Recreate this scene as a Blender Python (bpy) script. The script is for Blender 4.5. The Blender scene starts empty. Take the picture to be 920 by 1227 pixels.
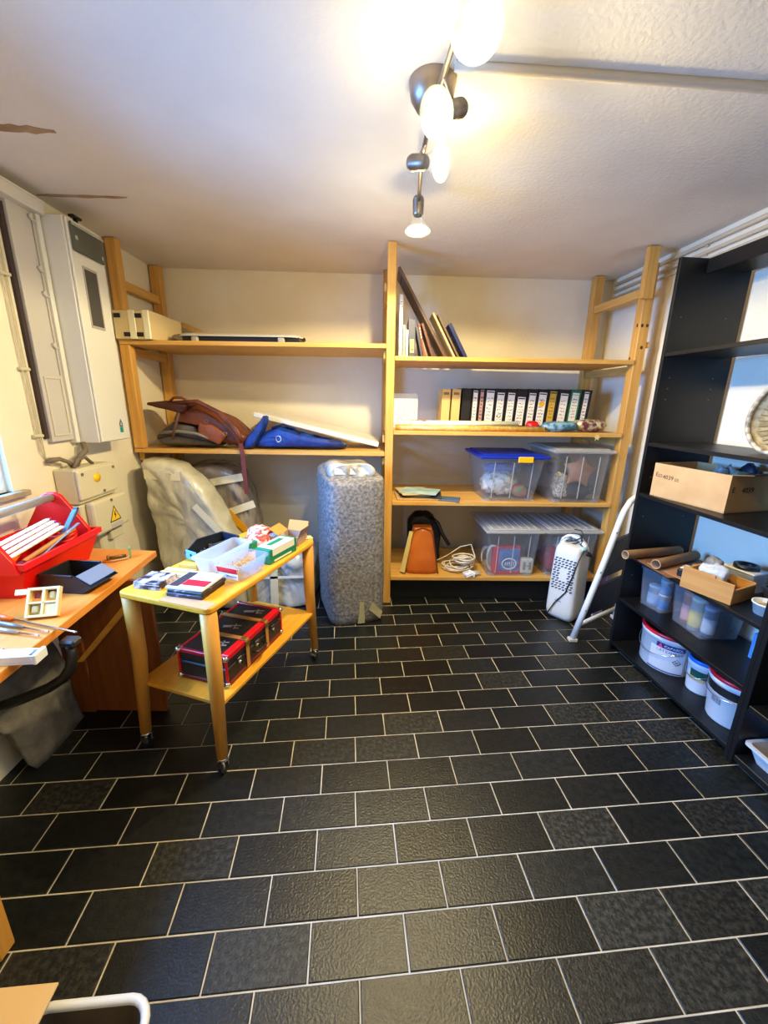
import bpy, bmesh, math, random
from math import radians, sin, cos, pi, atan2, sqrt
from mathutils import Vector, Matrix, Euler, noise
S = bpy.context.scene
COL = S.collection
random.seed(7)
V = Vector

# ---------------------------------------------------------------- camera, world, lights, exposure
F_PX, PITCH, ROLL, EYE = 489.0, radians(15.37), radians(-0.86), 1.634
cd = bpy.data.cameras.new('camera')
cd.sensor_fit = 'HORIZONTAL'; cd.sensor_width = 36.0; cd.lens = F_PX / 920 * 36.0
cd.clip_start = 0.02
cam = bpy.data.objects.new('camera', cd); COL.objects.link(cam)
_x, _d = V((1, 0, 0)), V((0, -sin(PITCH), -cos(PITCH)))
_f = V((0, cos(PITCH), -sin(PITCH)))
_r = _x * cos(ROLL) + _d * sin(ROLL); _dn = _d * cos(ROLL) - _x * sin(ROLL)
cam.matrix_world = Matrix((( _r.x, -_dn.x, -_f.x, 0), (_r.y, -_dn.y, -_f.y, 0), (_r.z, -_dn.z, -_f.z, EYE), (0, 0, 0, 1)))
S.camera = cam
S.view_settings.view_transform = 'Standard'; S.view_settings.look = 'None'
S.view_settings.gamma = 1.0; S.view_settings.use_curve_mapping = False
S.view_settings.exposure = 1.22

world = bpy.data.worlds.new('sky'); S.world = world; world.use_nodes = True
bg = world.node_tree.nodes['Background']
bg.inputs[0].default_value = (0.14, 0.31, 0.85, 1); bg.inputs[1].default_value = 0.36

WIN_Y0, WIN_Y1, WIN_Z0, WIN_Z1 = 0.75, 2.00, 1.16, 2.18
def area_light(name, loc, aim, sx, sy, power, col):
    d = bpy.data.lights.new(name, 'AREA'); d.shape = 'RECTANGLE'; d.size = sx; d.size_y = sy
    d.energy = power; d.color = col
    o = bpy.data.objects.new(name, d); COL.objects.link(o); o.location = loc
    o.rotation_euler = (V(aim) - V(loc)).to_track_quat('-Z', 'Y').to_euler()
    return o
# daylight coming through the window opening in the left wall
wd = area_light('window_daylight', (-2.10, 1.38, 1.70), (1.6, 1.85, 0.3), 1.2, 1.0, 64, (0.12, 0.40, 1.0))
wd.data.spread = radians(125)
LAMP_POWER = 16.0          # beam of each spotlight head
LAMP_SPILL = 2.2           # light leaking sideways and backwards through each glass reflector
LAMP_COL = (1.0, 0.80, 0.40)

# ---------------------------------------------------------------- helpers
def lin(c):
    c = c / 255.0
    return c / 12.92 if c <= 0.04045 else ((c + 0.055) / 1.055) ** 2.4
def rgb(r, g, b): return (lin(r), lin(g), lin(b), 1.0)

_mats = {}
def mat(name, c, rough=0.5, metal=0.0, c2=None, nscale=6.0, stretch=(1, 1, 1), bump=0.0, bscale=60.0,
        detail=4.0, vary=0.0, spec=0.5, lo=0.35, hi=0.65, emit=None, sheen=0.0, coat=0.0):
    if name in _mats: return _mats[name]
    m = bpy.data.materials.new(name); m.use_nodes = True; nt = m.node_tree; n = nt.nodes; L = nt.links
    b = n['Principled BSDF']
    b.inputs['Roughness'].default_value = rough; b.inputs['Metallic'].default_value = metal
    b.inputs['Specular IOR Level'].default_value = spec
    b.inputs['Coat Weight'].default_value = coat
    c = rgb(*c); col = None
    b.inputs['Base Color'].default_value = c
    tc = n.new('ShaderNodeTexCoord'); mp = n.new('ShaderNodeMapping'); L.new(tc.outputs['Object'], mp.inputs[0])
    mp.inputs['Scale'].default_value = stretch
    if c2 is not None:
        nz = n.new('ShaderNodeTexNoise'); nz.inputs['Scale'].default_value = nscale; nz.inputs['Detail'].default_value = detail
        L.new(mp.outputs[0], nz.inputs['Vector'])
        rp = n.new('ShaderNodeValToRGB'); rp.color_ramp.elements[0].position = lo; rp.color_ramp.elements[1].position = hi
        rp.color_ramp.elements[0].color = c; rp.color_ramp.elements[1].color = rgb(*c2)
        L.new(nz.outputs['Fac'], rp.inputs[0]); col = rp.outputs[0]
    if vary > 0:
        oi = n.new('ShaderNodeObjectInfo'); mr = n.new('ShaderNodeMapRange')
        mr.inputs[3].default_value = 1 - vary; mr.inputs[4].default_value = 1 + vary
        L.new(oi.outputs['Random'], mr.inputs[0])
        hs = n.new('ShaderNodeHueSaturation'); L.new(mr.outputs[0], hs.inputs['Value'])
        if col is not None: L.new(col, hs.inputs['Color'])
        else: hs.inputs['Color'].default_value = c
        col = hs.outputs[0]
    if col is not None: L.new(col, b.inputs['Base Color'])
    if bump > 0:
        nb = n.new('ShaderNodeTexNoise'); nb.inputs['Scale'].default_value = bscale; nb.inputs['Detail'].default_value = 5
        L.new(mp.outputs[0], nb.inputs['Vector'])
        bp = n.new('ShaderNodeBump'); bp.inputs['Strength'].default_value = bump; bp.inputs['Distance'].default_value = 0.01
        L.new(nb.outputs['Fac'], bp.inputs['Height']); L.new(bp.outputs[0], b.inputs['Normal'])
    if emit:
        b.inputs['Emission Color'].default_value = emit[0]; b.inputs['Emission Strength'].default_value = emit[1]
    _mats[name] = m
    return m

def wood(name, c, c2, axis='x', rough=0.5, scale=5.0, spec=0.35):
    st = {'x': (0.5, 7, 7), 'y': (7, 0.5, 7), 'z': (7, 7, 0.5)}[axis]
    return mat(name, c, rough, c2=c2, nscale=scale, stretch=st, bump=0.08, bscale=20, detail=6, spec=spec, vary=0.06, lo=0.3, hi=0.72)

def clear(name, c, alpha=0.25, rough=0.12, wrinkle=0.0, wscale=25.0, milky=0.5, edge=0.55):
    """thin see-through plastic or glass: straight-through light mixed with a milky diffuse film and a gloss"""
    if name in _mats: return _mats[name]
    m = bpy.data.materials.new(name); m.use_nodes = True; nt = m.node_tree; n = nt.nodes; L = nt.links
    n.remove(n['Principled BSDF']); out = n['Material Output']
    tr = n.new('ShaderNodeBsdfTransparent'); tr.inputs[0].default_value = (0.96, 0.97, 0.98, 1)
    df = n.new('ShaderNodeBsdfDiffuse'); df.inputs[0].default_value = rgb(*c)
    tl = n.new('ShaderNodeBsdfTranslucent'); tl.inputs[0].default_value = rgb(*c)
    mx0 = n.new('ShaderNodeMixShader'); mx0.inputs[0].default_value = milky; L.new(df.outputs[0], mx0.inputs[1]); L.new(tl.outputs[0], mx0.inputs[2])
    gl = n.new('ShaderNodeBsdfGlossy'); gl.inputs['Roughness'].default_value = rough
    mx1 = n.new('ShaderNodeMixShader'); mx1.inputs[0].default_value = alpha; L.new(tr.outputs[0], mx1.inputs[1]); L.new(mx0.outputs[0], mx1.inputs[2])
    lw = n.new('ShaderNodeLayerWeight'); lw.inputs[0].default_value = 0.5
    pw = n.new('ShaderNodeMath'); pw.operation = 'POWER'; pw.inputs[1].default_value = 4.0; L.new(lw.outputs['Facing'], pw.inputs[0])
    ma = n.new('ShaderNodeMath'); ma.operation = 'MULTIPLY_ADD'; ma.inputs[1].default_value = edge; ma.inputs[2].default_value = 0.035; L.new(pw.outputs[0], ma.inputs[0])
    mx2 = n.new('ShaderNodeMixShader'); L.new(ma.outputs[0], mx2.inputs[0]); L.new(mx1.outputs[0], mx2.inputs[1]); L.new(gl.outputs[0], mx2.inputs[2])
    if wrinkle > 0:
        tc = n.new('ShaderNodeTexCoord')
        nb = n.new('ShaderNodeTexNoise'); nb.inputs['Scale'].default_value = wscale; nb.inputs['Detail'].default_value = 6; nb.inputs['Distortion'].default_value = 1.5
        L.new(tc.outputs['Object'], nb.inputs['Vector'])
        bp = n.new('ShaderNodeBump'); bp.inputs['Strength'].default_value = wrinkle; bp.inputs['Distance'].default_value = 0.02
        L.new(nb.outputs['Fac'], bp.inputs['Height'])
        for q in (gl, df): L.new(bp.outputs[0], q.inputs['Normal'])
        L.new(bp.outputs[0], lw.inputs['Normal'])
    L.new(mx2.outputs[0], out.inputs[0])
    _mats[name] = m
    return m

WM = {}
def wm(o): return WM.get(o.name, Matrix())
def link(o, parent=None, W=None):
    COL.objects.link(o)
    if parent is not None: o.parent = parent
    WM[o.name] = W if W is not None else (wm(parent).copy() if parent is not None else Matrix())
    return o
def thing(name, label, cat, loc=(0, 0, 0), rz=0.0, group=None, tilt=None):
    o = bpy.data.objects.new(name, None); o.empty_display_size = 0.05
    o.location = loc; e = Euler(tilt if tilt else (0, 0, rz)); o.rotation_euler = e
    o['label'] = label; o['category'] = cat
    if group: o['group'] = group
    link(o, None, Matrix.Translation(V(loc)) @ e.to_matrix().to_4x4())
    return o
def R3(rx=0, ry=0, rz=0): return Euler((rx, ry, rz)).to_matrix().to_4x4()

class MB:
    def __init__(s): s.bm = bmesh.new(); s.sm = False
    def _mi(s, faces, mi):
        for f in faces: f.material_index = mi
    def box(s, c, size, bev=0.0, R=None, mi=0, seg=1):
        r = bmesh.ops.create_cube(s.bm, size=1.0); vs = r['verts']
        for v in vs: v.co = V((v.co.x * size[0], v.co.y * size[1], v.co.z * size[2]))
        es = list({e for v in vs for e in v.link_edges}); fs = {f for v in vs for f in v.link_faces}
        if bev > 0:
            b = bmesh.ops.bevel(s.bm, geom=es, offset=bev, segments=seg, profile=0.5, affect='EDGES')
            fs = {f for f in fs if f.is_valid} | set(b['faces'])
            vs = list({v for f in fs for v in f.verts})
        M = Matrix.Translation(V(c)) @ (R if R is not None else Matrix())
        for v in vs: v.co = M @ v.co
        s._mi(fs, mi); return s
    def bx(s, a, b, bev=0.0, mi=0, seg=1):
        return s.box([(a[i] + b[i]) / 2 for i in range(3)], [abs(b[i] - a[i]) for i in range(3)], bev, None, mi, seg)
    def cyl(s, a, b, r0, r1=None, n=16, mi=0, cap=True):
        a, b = V(a), V(b); r1 = r0 if r1 is None else r1; d = (b - a); Q = d.to_track_quat('Z', 'Y').to_matrix()
        A, B = [], []
        for i in range(n):
            p = V((cos(2 * pi * i / n), sin(2 * pi * i / n), 0))
            A.append(s.bm.verts.new(a + Q @ (p * r0))); B.append(s.bm.verts.new(b + Q @ (p * r1)))
        fs = [s.bm.faces.new((A[i], A[(i + 1) % n], B[(i + 1) % n], B[i])) for i in range(n)]
        for f in fs: f.smooth = True
        if cap: fs += [s.bm.faces.new(A[::-1]), s.bm.faces.new(B)]
        s._mi(fs, mi); return s
    def tube(s, pts, r, n=8, mi=0, closed=False, cap=True):
        pts = [V(p) for p in pts]; N = len(pts); rings = []; up = None
        for i, p in enumerate(pts):
            if closed: t = pts[(i + 1) % N] - pts[i - 1]
            else: t = pts[min(i + 1, N - 1)] - pts[max(i - 1, 0)]
            t.normalize()
            if up is None: up = t.orthogonal().normalized()
            else:
                up = up - t * up.dot(t)
                up = up.normalized() if up.length > 1e-6 else t.orthogonal().normalized()
            bi = t.cross(up); rr = r[i] if isinstance(r, (list, tuple)) else r
            rings.append([s.bm.verts.new(p + (up * cos(2 * pi * k / n) + bi * sin(2 * pi * k / n)) * rr) for k in range(n)])
        fs = []
        for i in range(N if closed else N - 1):
            A, B = rings[i], rings[(i + 1) % N]
            for k in range(n):
                f = s.bm.faces.new((A[k], A[(k + 1) % n], B[(k + 1) % n], B[k])); f.smooth = True; fs.append(f)
        if cap and not closed: fs += [s.bm.faces.new(rings[0][::-1]), s.bm.faces.new(rings[-1])]
        s._mi(fs, mi); return s
    def lathe(s, prof, M=None, n=28, mi=0, sy=1.0):
        M = M if M is not None else Matrix(); rings = []
        for r, z in prof:
            if r < 1e-5: rings.append([s.bm.verts.new(M @ V((0, 0, z)))])
            else: rings.append([s.bm.verts.new(M @ V((r * cos(2 * pi * k / n), sy * r * sin(2 * pi * k / n), z))) for k in range(n)])
        fs = []
        for A, B in zip(rings, rings[1:]):
            if len(A) == 1 and len(B) == 1: continue
            for k in range(n):
                if len(A) == 1: f = s.bm.faces.new((A[0], B[k], B[(k + 1) % n]))
                elif len(B) == 1: f = s.bm.faces.new((A[k], A[(k + 1) % n], B[0]))
                else: f = s.bm.faces.new((A[k], A[(k + 1) % n], B[(k + 1) % n], B[k]))
                f.smooth = True; fs.append(f)
        s._mi(fs, mi); return s
    def prism(s, poly, h, M=None, mi=0, bev=0.0):
        """polygon in local xy, extruded by h along local z"""
        M = M if M is not None else Matrix()
        A = [s.bm.verts.new(V((x, y, 0))) for x, y in poly]; B = [s.bm.verts.new(V((x, y, h))) for x, y in poly]; n = len(poly)
        fs = [s.bm.faces.new((A[i], A[(i + 1) % n], B[(i + 1) % n], B[i])) for i in range(n)] + [s.bm.faces.new(A[::-1]), s.bm.faces.new(B)]
        if bev > 0:
            es = list({e for f in fs for e in f.edges})
            b = bmesh.ops.bevel(s.bm, geom=es, offset=bev, segments=2, profile=0.5, affect='EDGES')
            fs = list({f for f in fs if f.is_valid} | set(b['faces']))
        for v in {v for f in fs for v in f.verts}: v.co = M @ v.co
        s._mi(fs, mi); return s
    def quad(s, a, b, c, d, mi=0, th=0.0):
        a, b, c, d = V(a), V(b), V(c), V(d)
        if th == 0:
            s._mi([s.bm.faces.new([s.bm.verts.new(p) for p in (a, b, c, d)])], mi); return s
        nn = (b - a).cross(d - a).normalized() * th
        P = [s.bm.verts.new(p) for p in (a, b, c, d)]; Q = [s.bm.verts.new(p + nn) for p in (a, b, c, d)]
        fs = [s.bm.faces.new(P[::-1]), s.bm.faces.new(Q)] + [s.bm.faces.new((P[i], P[(i + 1) % 4], Q[(i + 1) % 4], Q[i])) for i in range(4)]
        s._mi(fs, mi); return s
    def surf(s, f, nu, nv, mi=0, closeu=False):
        g = [[s.bm.verts.new(V(f(i / nu if closeu else i / (nu - 1), j / (nv - 1)))) for i in range(nu)] for j in range(nv)]
        fs = []
        for j in range(nv - 1):
            for i in range(nu if closeu else nu - 1):
                q = s.bm.faces.new((g[j][i], g[j][(i + 1) % nu], g[j + 1][(i + 1) % nu], g[j + 1][i])); q.smooth = True; fs.append(q)
        s._mi(fs, mi); return s
    def ball(s, c, r, M=None, nu=20, nv=12, mi=0, p=1.0, amp=0.0, freq=4.0, seed=0.0):
        """superellipsoid with radii r, exponent p (<1 boxier), optional noise"""
        def e(x): return math.copysign(abs(x) ** p, x)
        base = M if M is not None else Matrix()
        rings = []
        for j in range(nv + 1):
            th = -pi / 2 + pi * j / nv; ring = []
            for i in range(1 if j in (0, nv) else nu):
                ph = 2 * pi * i / nu
                q = V((r[0] * e(cos(th)) * e(cos(ph)), r[1] * e(cos(th)) * e(sin(ph)), r[2] * e(sin(th))))
                if amp: q = q * (1 + amp * noise.fractal(q * freq * 2.6 + V((seed, seed * 1.7, 0)), 0.85, 2.1, 4))
                ring.append(s.bm.verts.new(base @ q + V(c)))
            rings.append(ring)
        fs = []
        for A, B in zip(rings, rings[1:]):
            for k in range(nu):
                k2 = (k + 1) % nu
                if len(A) == 1: f = s.bm.faces.new((A[0], B[k2], B[k]))
                elif len(B) == 1: f = s.bm.faces.new((A[k], A[k2], B[0]))
                else: f = s.bm.faces.new((A[k], A[k2], B[k2], B[k]))
                f.smooth = True; fs.append(f)
        s._mi(fs, mi); return s
    def build(s, name, mats, parent=None, world=False, smooth=None, sub=0, kind=None):
        me = bpy.data.meshes.new(name)
        bmesh.ops.recalc_face_normals(s.bm, faces=s.bm.faces[:])
        s.bm.to_mesh(me); s.bm.free()
        for m in (mats if isinstance(mats, (list, tuple)) else [mats]): me.materials.append(m)
        if world and parent is not None: me.transform(wm(parent).inverted())
        if smooth: me.polygons.foreach_set('use_smooth', [True] * len(me.polygons))
        o = bpy.data.objects.new(name, me); link(o, parent)
        if sub:
            md = o.modifiers.new('smooth', 'SUBSURF'); md.levels = sub; md.render_levels = sub
        if kind: o['kind'] = kind
        return o

def tag(o, label, cat, group=None):
    o['label'] = label; o['category'] = cat
    if group: o['group'] = group
    return o
def struct(o): o['kind'] = 'structure'; return o
def rebase(o):
    """give a one-mesh thing built in world coordinates an origin at the middle of its base"""
    me = o.data; c = [V(v.co) for v in me.vertices]
    lo = V([min(p[i] for p in c) for i in range(3)]); hi = V([max(p[i] for p in c) for i in range(3)])
    b = V(((lo.x + hi.x) / 2, (lo.y + hi.y) / 2, lo.z))
    me.transform(Matrix.Translation(-b)); o.location = b; WM[o.name] = Matrix.Translation(b)
    return o
def copy_thing(root, loc=None, rz=None, label=None):
    r = root.copy(); COL.objects.link(r)
    if loc is not None: r.location = loc
    if rz is not None: r.rotation_euler = (0, 0, rz)
    if label: r['label'] = label
    WM[r.name] = Matrix.Translation(r.location) @ r.rotation_euler.to_matrix().to_4x4()
    for ch in list(root.children):
        c = ch.copy(); COL.objects.link(c); c.parent = r; WM[c.name] = WM[r.name]
        for g in list(ch.children):
            d = g.copy(); COL.objects.link(d); d.parent = c
    return r
def lettering(txt, size, M, m, parent, name='lettering', sx=1.0):
    """raised print: text in the xy plane of M, standing out along its z"""
    cu = bpy.data.curves.new('print', 'FONT'); cu.body = txt; cu.size = size; cu.extrude = 0.0004
    cu.align_x = 'CENTER'; cu.align_y = 'CENTER'; cu.resolution_u = 2
    t = bpy.data.objects.new('print', cu); me = bpy.data.meshes.new_from_object(t)
    bpy.data.objects.remove(t); bpy.data.curves.remove(cu)
    me.transform(M @ Matrix.Diagonal((sx, 1, 1, 1))); me.materials.clear(); me.materials.append(m); me.name = name
    o = bpy.data.objects.new(name, me); link(o, parent); return o
def frame(o, x, y):
    """matrix with origin o, x axis x, y axis near y"""
    x = V(x).normalized(); z = x.cross(V(y)).normalized(); y = z.cross(x)
    return Matrix(((x.x, y.x, z.x, o[0]), (x.y, y.y, z.y, o[1]), (x.z, y.z, z.z, o[2]), (0, 0, 0, 1)))
def scribble(mb, M, w, h, rows, seed, th=0.0005, mi=0, lw=0.0022):
    """rows of hand-written strokes inside w x h on the xy plane of M"""
    rnd = random.Random(seed)
    for r in range(rows):
        y = h / 2 - (r + 0.5) * h / rows; x = -w / 2; amp = h / rows * 0.28; prev = V((x, y, 0))
        while x < w / 2 * rnd.uniform(0.6, 1.0):
            x += w * rnd.uniform(0.06, 0.14); nx = V((x, y + rnd.uniform(-amp, amp), 0)); d = nx - prev
            if rnd.random() > 0.15 and d.length > 1e-5:
                q = V((-d.y, d.x, 0)).normalized() * lw / 2
                mb.quad(*[M @ (p + V((0, 0, th))) for p in (prev - q, nx - q, nx + q, prev + q)], mi=mi)
            prev = nx

# ---------------------------------------------------------------- shared materials
M_PLASTER = mat('white_plaster', (237, 229, 208), 0.9, c2=(231, 221, 198), nscale=3, bump=0.2, bscale=45, spec=0.2)
M_CEIL = mat('ceiling_plaster', (230, 225, 216), 0.9, c2=(223, 217, 207), nscale=2.5, bump=0.22, bscale=60, spec=0.2)
M_BROWNPL = mat('bare_plaster', (150, 122, 88), 0.95, c2=(175, 150, 115), nscale=12, bump=0.3)
M_GROUT = mat('cement_grout', (214, 204, 184), 0.9, c2=(186, 174, 150), nscale=9, bump=0.2)
M_PINE = wood('pine_x', (218, 172, 94), (200, 146, 68), 'x')
M_PINEZ = wood('pine_z', (218, 170, 90), (198, 140, 62), 'z')
M_PINEY = wood('pine_y', (218, 172, 94), (200, 146, 68), 'y')
M_BEECH = wood('beech_y', (238, 174, 58), (226, 156, 44), 'y', rough=0.35)
M_BEECHX = wood('beech_x', (234, 174, 76), (222, 156, 58), 'x', rough=0.4)
M_BEECHZ = wood('beech_z', (220, 160, 70), (204, 138, 52), 'z', rough=0.4)
M_BLACK = mat('black_laminate', (15, 15, 16), 0.42, c2=(19, 19, 19), nscale=4, spec=0.4)
M_BLKPL = mat('black_plastic', (24, 25, 28), 0.4)
M_WHITEPL = mat('white_plastic', (232, 233, 232), 0.4)
M_WPAINT = mat('white_paint', (230, 230, 226), 0.45)
M_GREYM = mat('grey_metal', (150, 148, 146), 0.4, metal=0.8)
M_CHROME = mat('chrome', (215, 215, 215), 0.18, metal=1.0)
M_SATIN = mat('satin_nickel', (150, 138, 128), 0.38, metal=0.9)
M_CARD = mat('cardboard', (206, 168, 118), 0.8, c2=(196, 156, 106), nscale=8, spec=0.2)
M_PAPER = mat('white_paper', (238, 235, 226), 0.8)
M_INK = mat('black_ink', (30, 28, 30), 0.8)
M_RED = mat('red_plastic', (226, 18, 12), 0.38)
M_TAPE = mat('packing_tape', (236, 230, 200), 0.35)
M_CLEAR = clear('clear_plastic', (240, 243, 247), 0.10, 0.15)
M_CLEARLID = clear('frosted_lid', (240, 243, 246), 0.5, 0.3)
M_GLASS = clear('window_glass', (210, 225, 245), 0.002, 0.03, edge=0.10)

# ================================================================ the room
ZC = 2.652
def xl(y): return -1.85 - 0.036 * (y - 1.5)
def xr(y): return 2.02 - 0.048 * (y - 2.5)
def yb(x): return 3.845 + 0.0484 * x
YF = -1.3
def corner(side):
    y = 3.8
    for _ in range(20): y = yb(xl(y) if side < 0 else xr(y))
    return V(((xl(y) if side < 0 else xr(y)), y, 0))
CBL, CBR = corner(-1), corner(1)
CFL, CFR = V((xl(YF), YF, 0)), V((xr(YF), YF, 0))
ROOM = [CFL, CFR, CBR, CBL]

def wall_mesh(name, a, b, th, m, z0=0.0, z1=ZC, hole=None):
    """vertical wall from a to b, its room side on the line a-b, thickness th away from the room"""
    mb = MB(); d = (b - a); L = d.length; d.normalize(); n = V((d.y, -d.x, 0))
    M = frame(a, d, V((0, 0, 1)))
    n_loc = 1 if (M.to_3x3() @ V((0, 0, 1))).dot(n) > 0 else -1
    def slab(x0, x1, q0, q1):
        if x1 - x0 < 1e-4 or q1 - q0 < 1e-4: return
        mb.prism([(x0, q0), (x1, q0), (x1, q1), (x0, q1)], th * n_loc, M)
    if hole is None: slab(-0.15, L + 0.15, z0, z1)
    else:
        h0, h1, k0, k1 = hole
        slab(-0.15, h0, z0, z1); slab(h1, L + 0.15, z0, z1); slab(h0, h1, z0, k0); slab(h0, h1, k1, z1)
    return struct(mb.build(name, m))
wall_mesh('wall_back', CBR, CBL, 0.15, M_PLASTER)
wall_mesh('wall_right', CFR, CBR, 0.15, M_PLASTER)
wall_mesh('wall_front', CFL, CFR, 0.15, M_PLASTER)
LWD = (CBL - CFL).normalized(); LWN = V((LWD.y, -LWD.x, 0))           # along the left wall, and out of it into the room
hl = (CBL - CFL).length
def along(y): return (y - YF) / LWD.y
wall_mesh('wall_left', CBL, CFL, 0.07, M_PLASTER, hole=(hl - along(WIN_Y1), hl - along(WIN_Y0), WIN_Z0, WIN_Z1))
mb = MB(); mb.prism([(CFL.x - .3, CFL.y - .3), (CFR.x + .3, CFR.y - .3), (CBR.x + .3, CBR.y + .3), (CBL.x - .3, CBL.y + .3)], 0.15, Matrix.Translation((0, 0, ZC)))
ceil_ = struct(mb.build('ceiling', M_CEIL))
# bare plaster marks on the ceiling and an old chased line
def blotch(name, pts, w, m, parent, z, seed):
    rnd = random.Random(seed); mb = MB(); top, bot = [], []
    N = 14
    for i in range(N + 1):
        t = i / N; p = V(pts[0]).lerp(V(pts[1]), t); d = (V(pts[1]) - V(pts[0])).normalized(); q = V((-d.y, d.x, 0))
        ww = w * (0.65 + 0.5 * rnd.random()) * (0.35 + 0.65 * min(1, 6 * t, 6 * (1 - t)))
        top.append(p + q * ww / 2 + q * rnd.uniform(-.1, .1) * w); bot.append(p - q * ww / 2)
    mb.prism([(p.x, p.y) for p in top + bot[::-1]], 0.003, Matrix.Translation((0, 0, z)))
    return mb.build(name, m, parent)
blotch('bare_patch', [(-1.75, 1.93, 0), (-1.34, 1.975, 0)], 0.05, M_BROWNPL, ceil_, ZC - 0.003, 1)
blotch('bare_patch', [(-1.86, 2.515, 0), (-1.39, 2.53, 0)], 0.028, M_BROWNPL, ceil_, ZC - 0.003, 2)
mb = MB(); mb.tube([(0.20, 1.60, ZC - 0.008), (0.6, 1.625, ZC - 0.008), (1.3, 1.675, ZC - 0.008), (xr(1.72) - 0.01, 1.72, ZC - 0.008)], 0.016, 8)
struct(mb.build('trim_1', mat('ceiling_conduit_paint', (196, 184, 166), 0.8)))

# floor: cement bed and slate tiles laid in half bond
mb = MB(); mb.prism([(p.x, p.y) for p in ROOM], 0.09, Matrix.Translation((0, 0, -0.094)))
floor_ = struct(mb.build('floor', M_GROUT))
M_TILE = mat('slate_tile', (15, 18, 18), 0.34, c2=(34, 36, 34), nscale=40, detail=9, bump=0.22, bscale=130, vary=0.45, spec=0.5, lo=0.4, hi=0.8)
M_TILE2 = mat('worn_slate_tile', (24, 25, 23), 0.40, c2=(66, 65, 58), nscale=60, detail=9, bump=0.28, bscale=140, vary=0.3, spec=0.4, lo=0.42, hi=0.78)
TA, TB, TY = 0.30, 0.1486, 1.385
tw = radians(5.36); TX_, TY_ = V((cos(tw), sin(tw), 0)), V((-sin(tw), cos(tw), 0))
TR = Matrix.Rotation(tw, 4, 'Z')
def inside(p): return xl(p.y) + .001 < p.x < xr(p.y) - .001 and YF + .001 < p.y < yb(p.x) - .001
def clip_poly(P):
    def cut(P, a, b):
        out = []; n = V((-(b - a).y, (b - a).x, 0))
        for i in range(len(P)):
            p, q = P[i], P[(i + 1) % len(P)]; dp, dq = (p - a).dot(n), (q - a).dot(n)
            if dp >= 0: out.append(p)
            if dp * dq < 0: out.append(p.lerp(q, dp / (dp - dq)))
        return out
    for i in range(4): P = cut(P, ROOM[i], ROOM[(i + 1) % 4]) if P else P
    return P
g = 0.0048
def tile_mesh(name, poly, rnd_bev=0.0025):
    mb = MB(); mb.prism(poly, 0.012, Matrix.Translation((0, 0, -0.0125)))
    top = [e for e in mb.bm.edges if all(v.co.z > -0.001 for v in e.verts)]
    bmesh.ops.bevel(mb.bm, geom=top, offset=rnd_bev, segments=1, affect='EDGES')
    me = bpy.data.meshes.new(name); bmesh.ops.recalc_face_normals(mb.bm, faces=mb.bm.faces[:]); mb.bm.to_mesh(me); mb.bm.free()
    return me
full = []
for mm in (M_TILE, M_TILE2):
    me = tile_mesh('tile', [(g / 2, g / 2), (TA - g / 2, g / 2), (TA - g / 2, TB - g / 2), (g / 2, TB - g / 2)]); me.materials.append(mm); full.append(me)
rnd = random.Random(3); rest = MB(); ntile = 0
cells = []
for row in range(-17, 18):
    y0 = TY - TB * (row + 1)
    off = (0.075 if row % 2 == 0 else 0.572) + 0.0105 * max(0, -row)
    for k in range(-10, 11):
        o = TX_ * ((off + k) * TA) + TY_ * y0
        cells.append((o, row, k))
def in_view(p):
    q = p - V((0, 0, EYE)); z = q.dot(_f)
    if z < 0.2: return False
    u, v = 460 + F_PX * q.dot(_r) / z, 613.5 + F_PX * q.dot(_dn) / z
    return -25 < u < 945 and v < 1250
for o, row, k in cells:
    P = [o + TX_ * a + TY_ * b for a, b in ((g / 2, g / 2), (TA - g / 2, g / 2), (TA - g / 2, TB - g / 2), (g / 2, TB - g / 2))]
    ins = [inside(p) for p in P]
    if not any(ins): continue
    near = any(in_view(p) for p in P)
    hidden = o.y > 3.15 or (o.x > 1.75)
    dz = rnd.uniform(-0.0009, 0.0006)
    m_i = 1 if rnd.random() < 0.16 else 0
    if near and not hidden and ntile < 290:
        if all(ins): ob = bpy.data.objects.new('tile', full[m_i]); ob.location = (o.x, o.y, dz); ob.rotation_euler = (rnd.uniform(-.002, .002), rnd.uniform(-.002, .002), tw)
        else:
            Q = clip_poly(P)
            if len(Q) < 3: continue
            me = tile_mesh('cut_tile', [(q.x, q.y) for q in Q], 0.0015); me.materials.append((M_TILE, M_TILE2)[m_i])
            ob = bpy.data.objects.new('cut_tile', me); ob.location = (0, 0, dz)
        link(ob, floor_); ntile += 1
    else:
        Q = clip_poly(P)
        if len(Q) >= 3: rest.prism([(q.x, q.y) for q in Q], 0.012, Matrix.Translation((0, 0, -0.0125)))
rest.build('tile_rest', M_TILE, floor_, kind='stuff')

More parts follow.
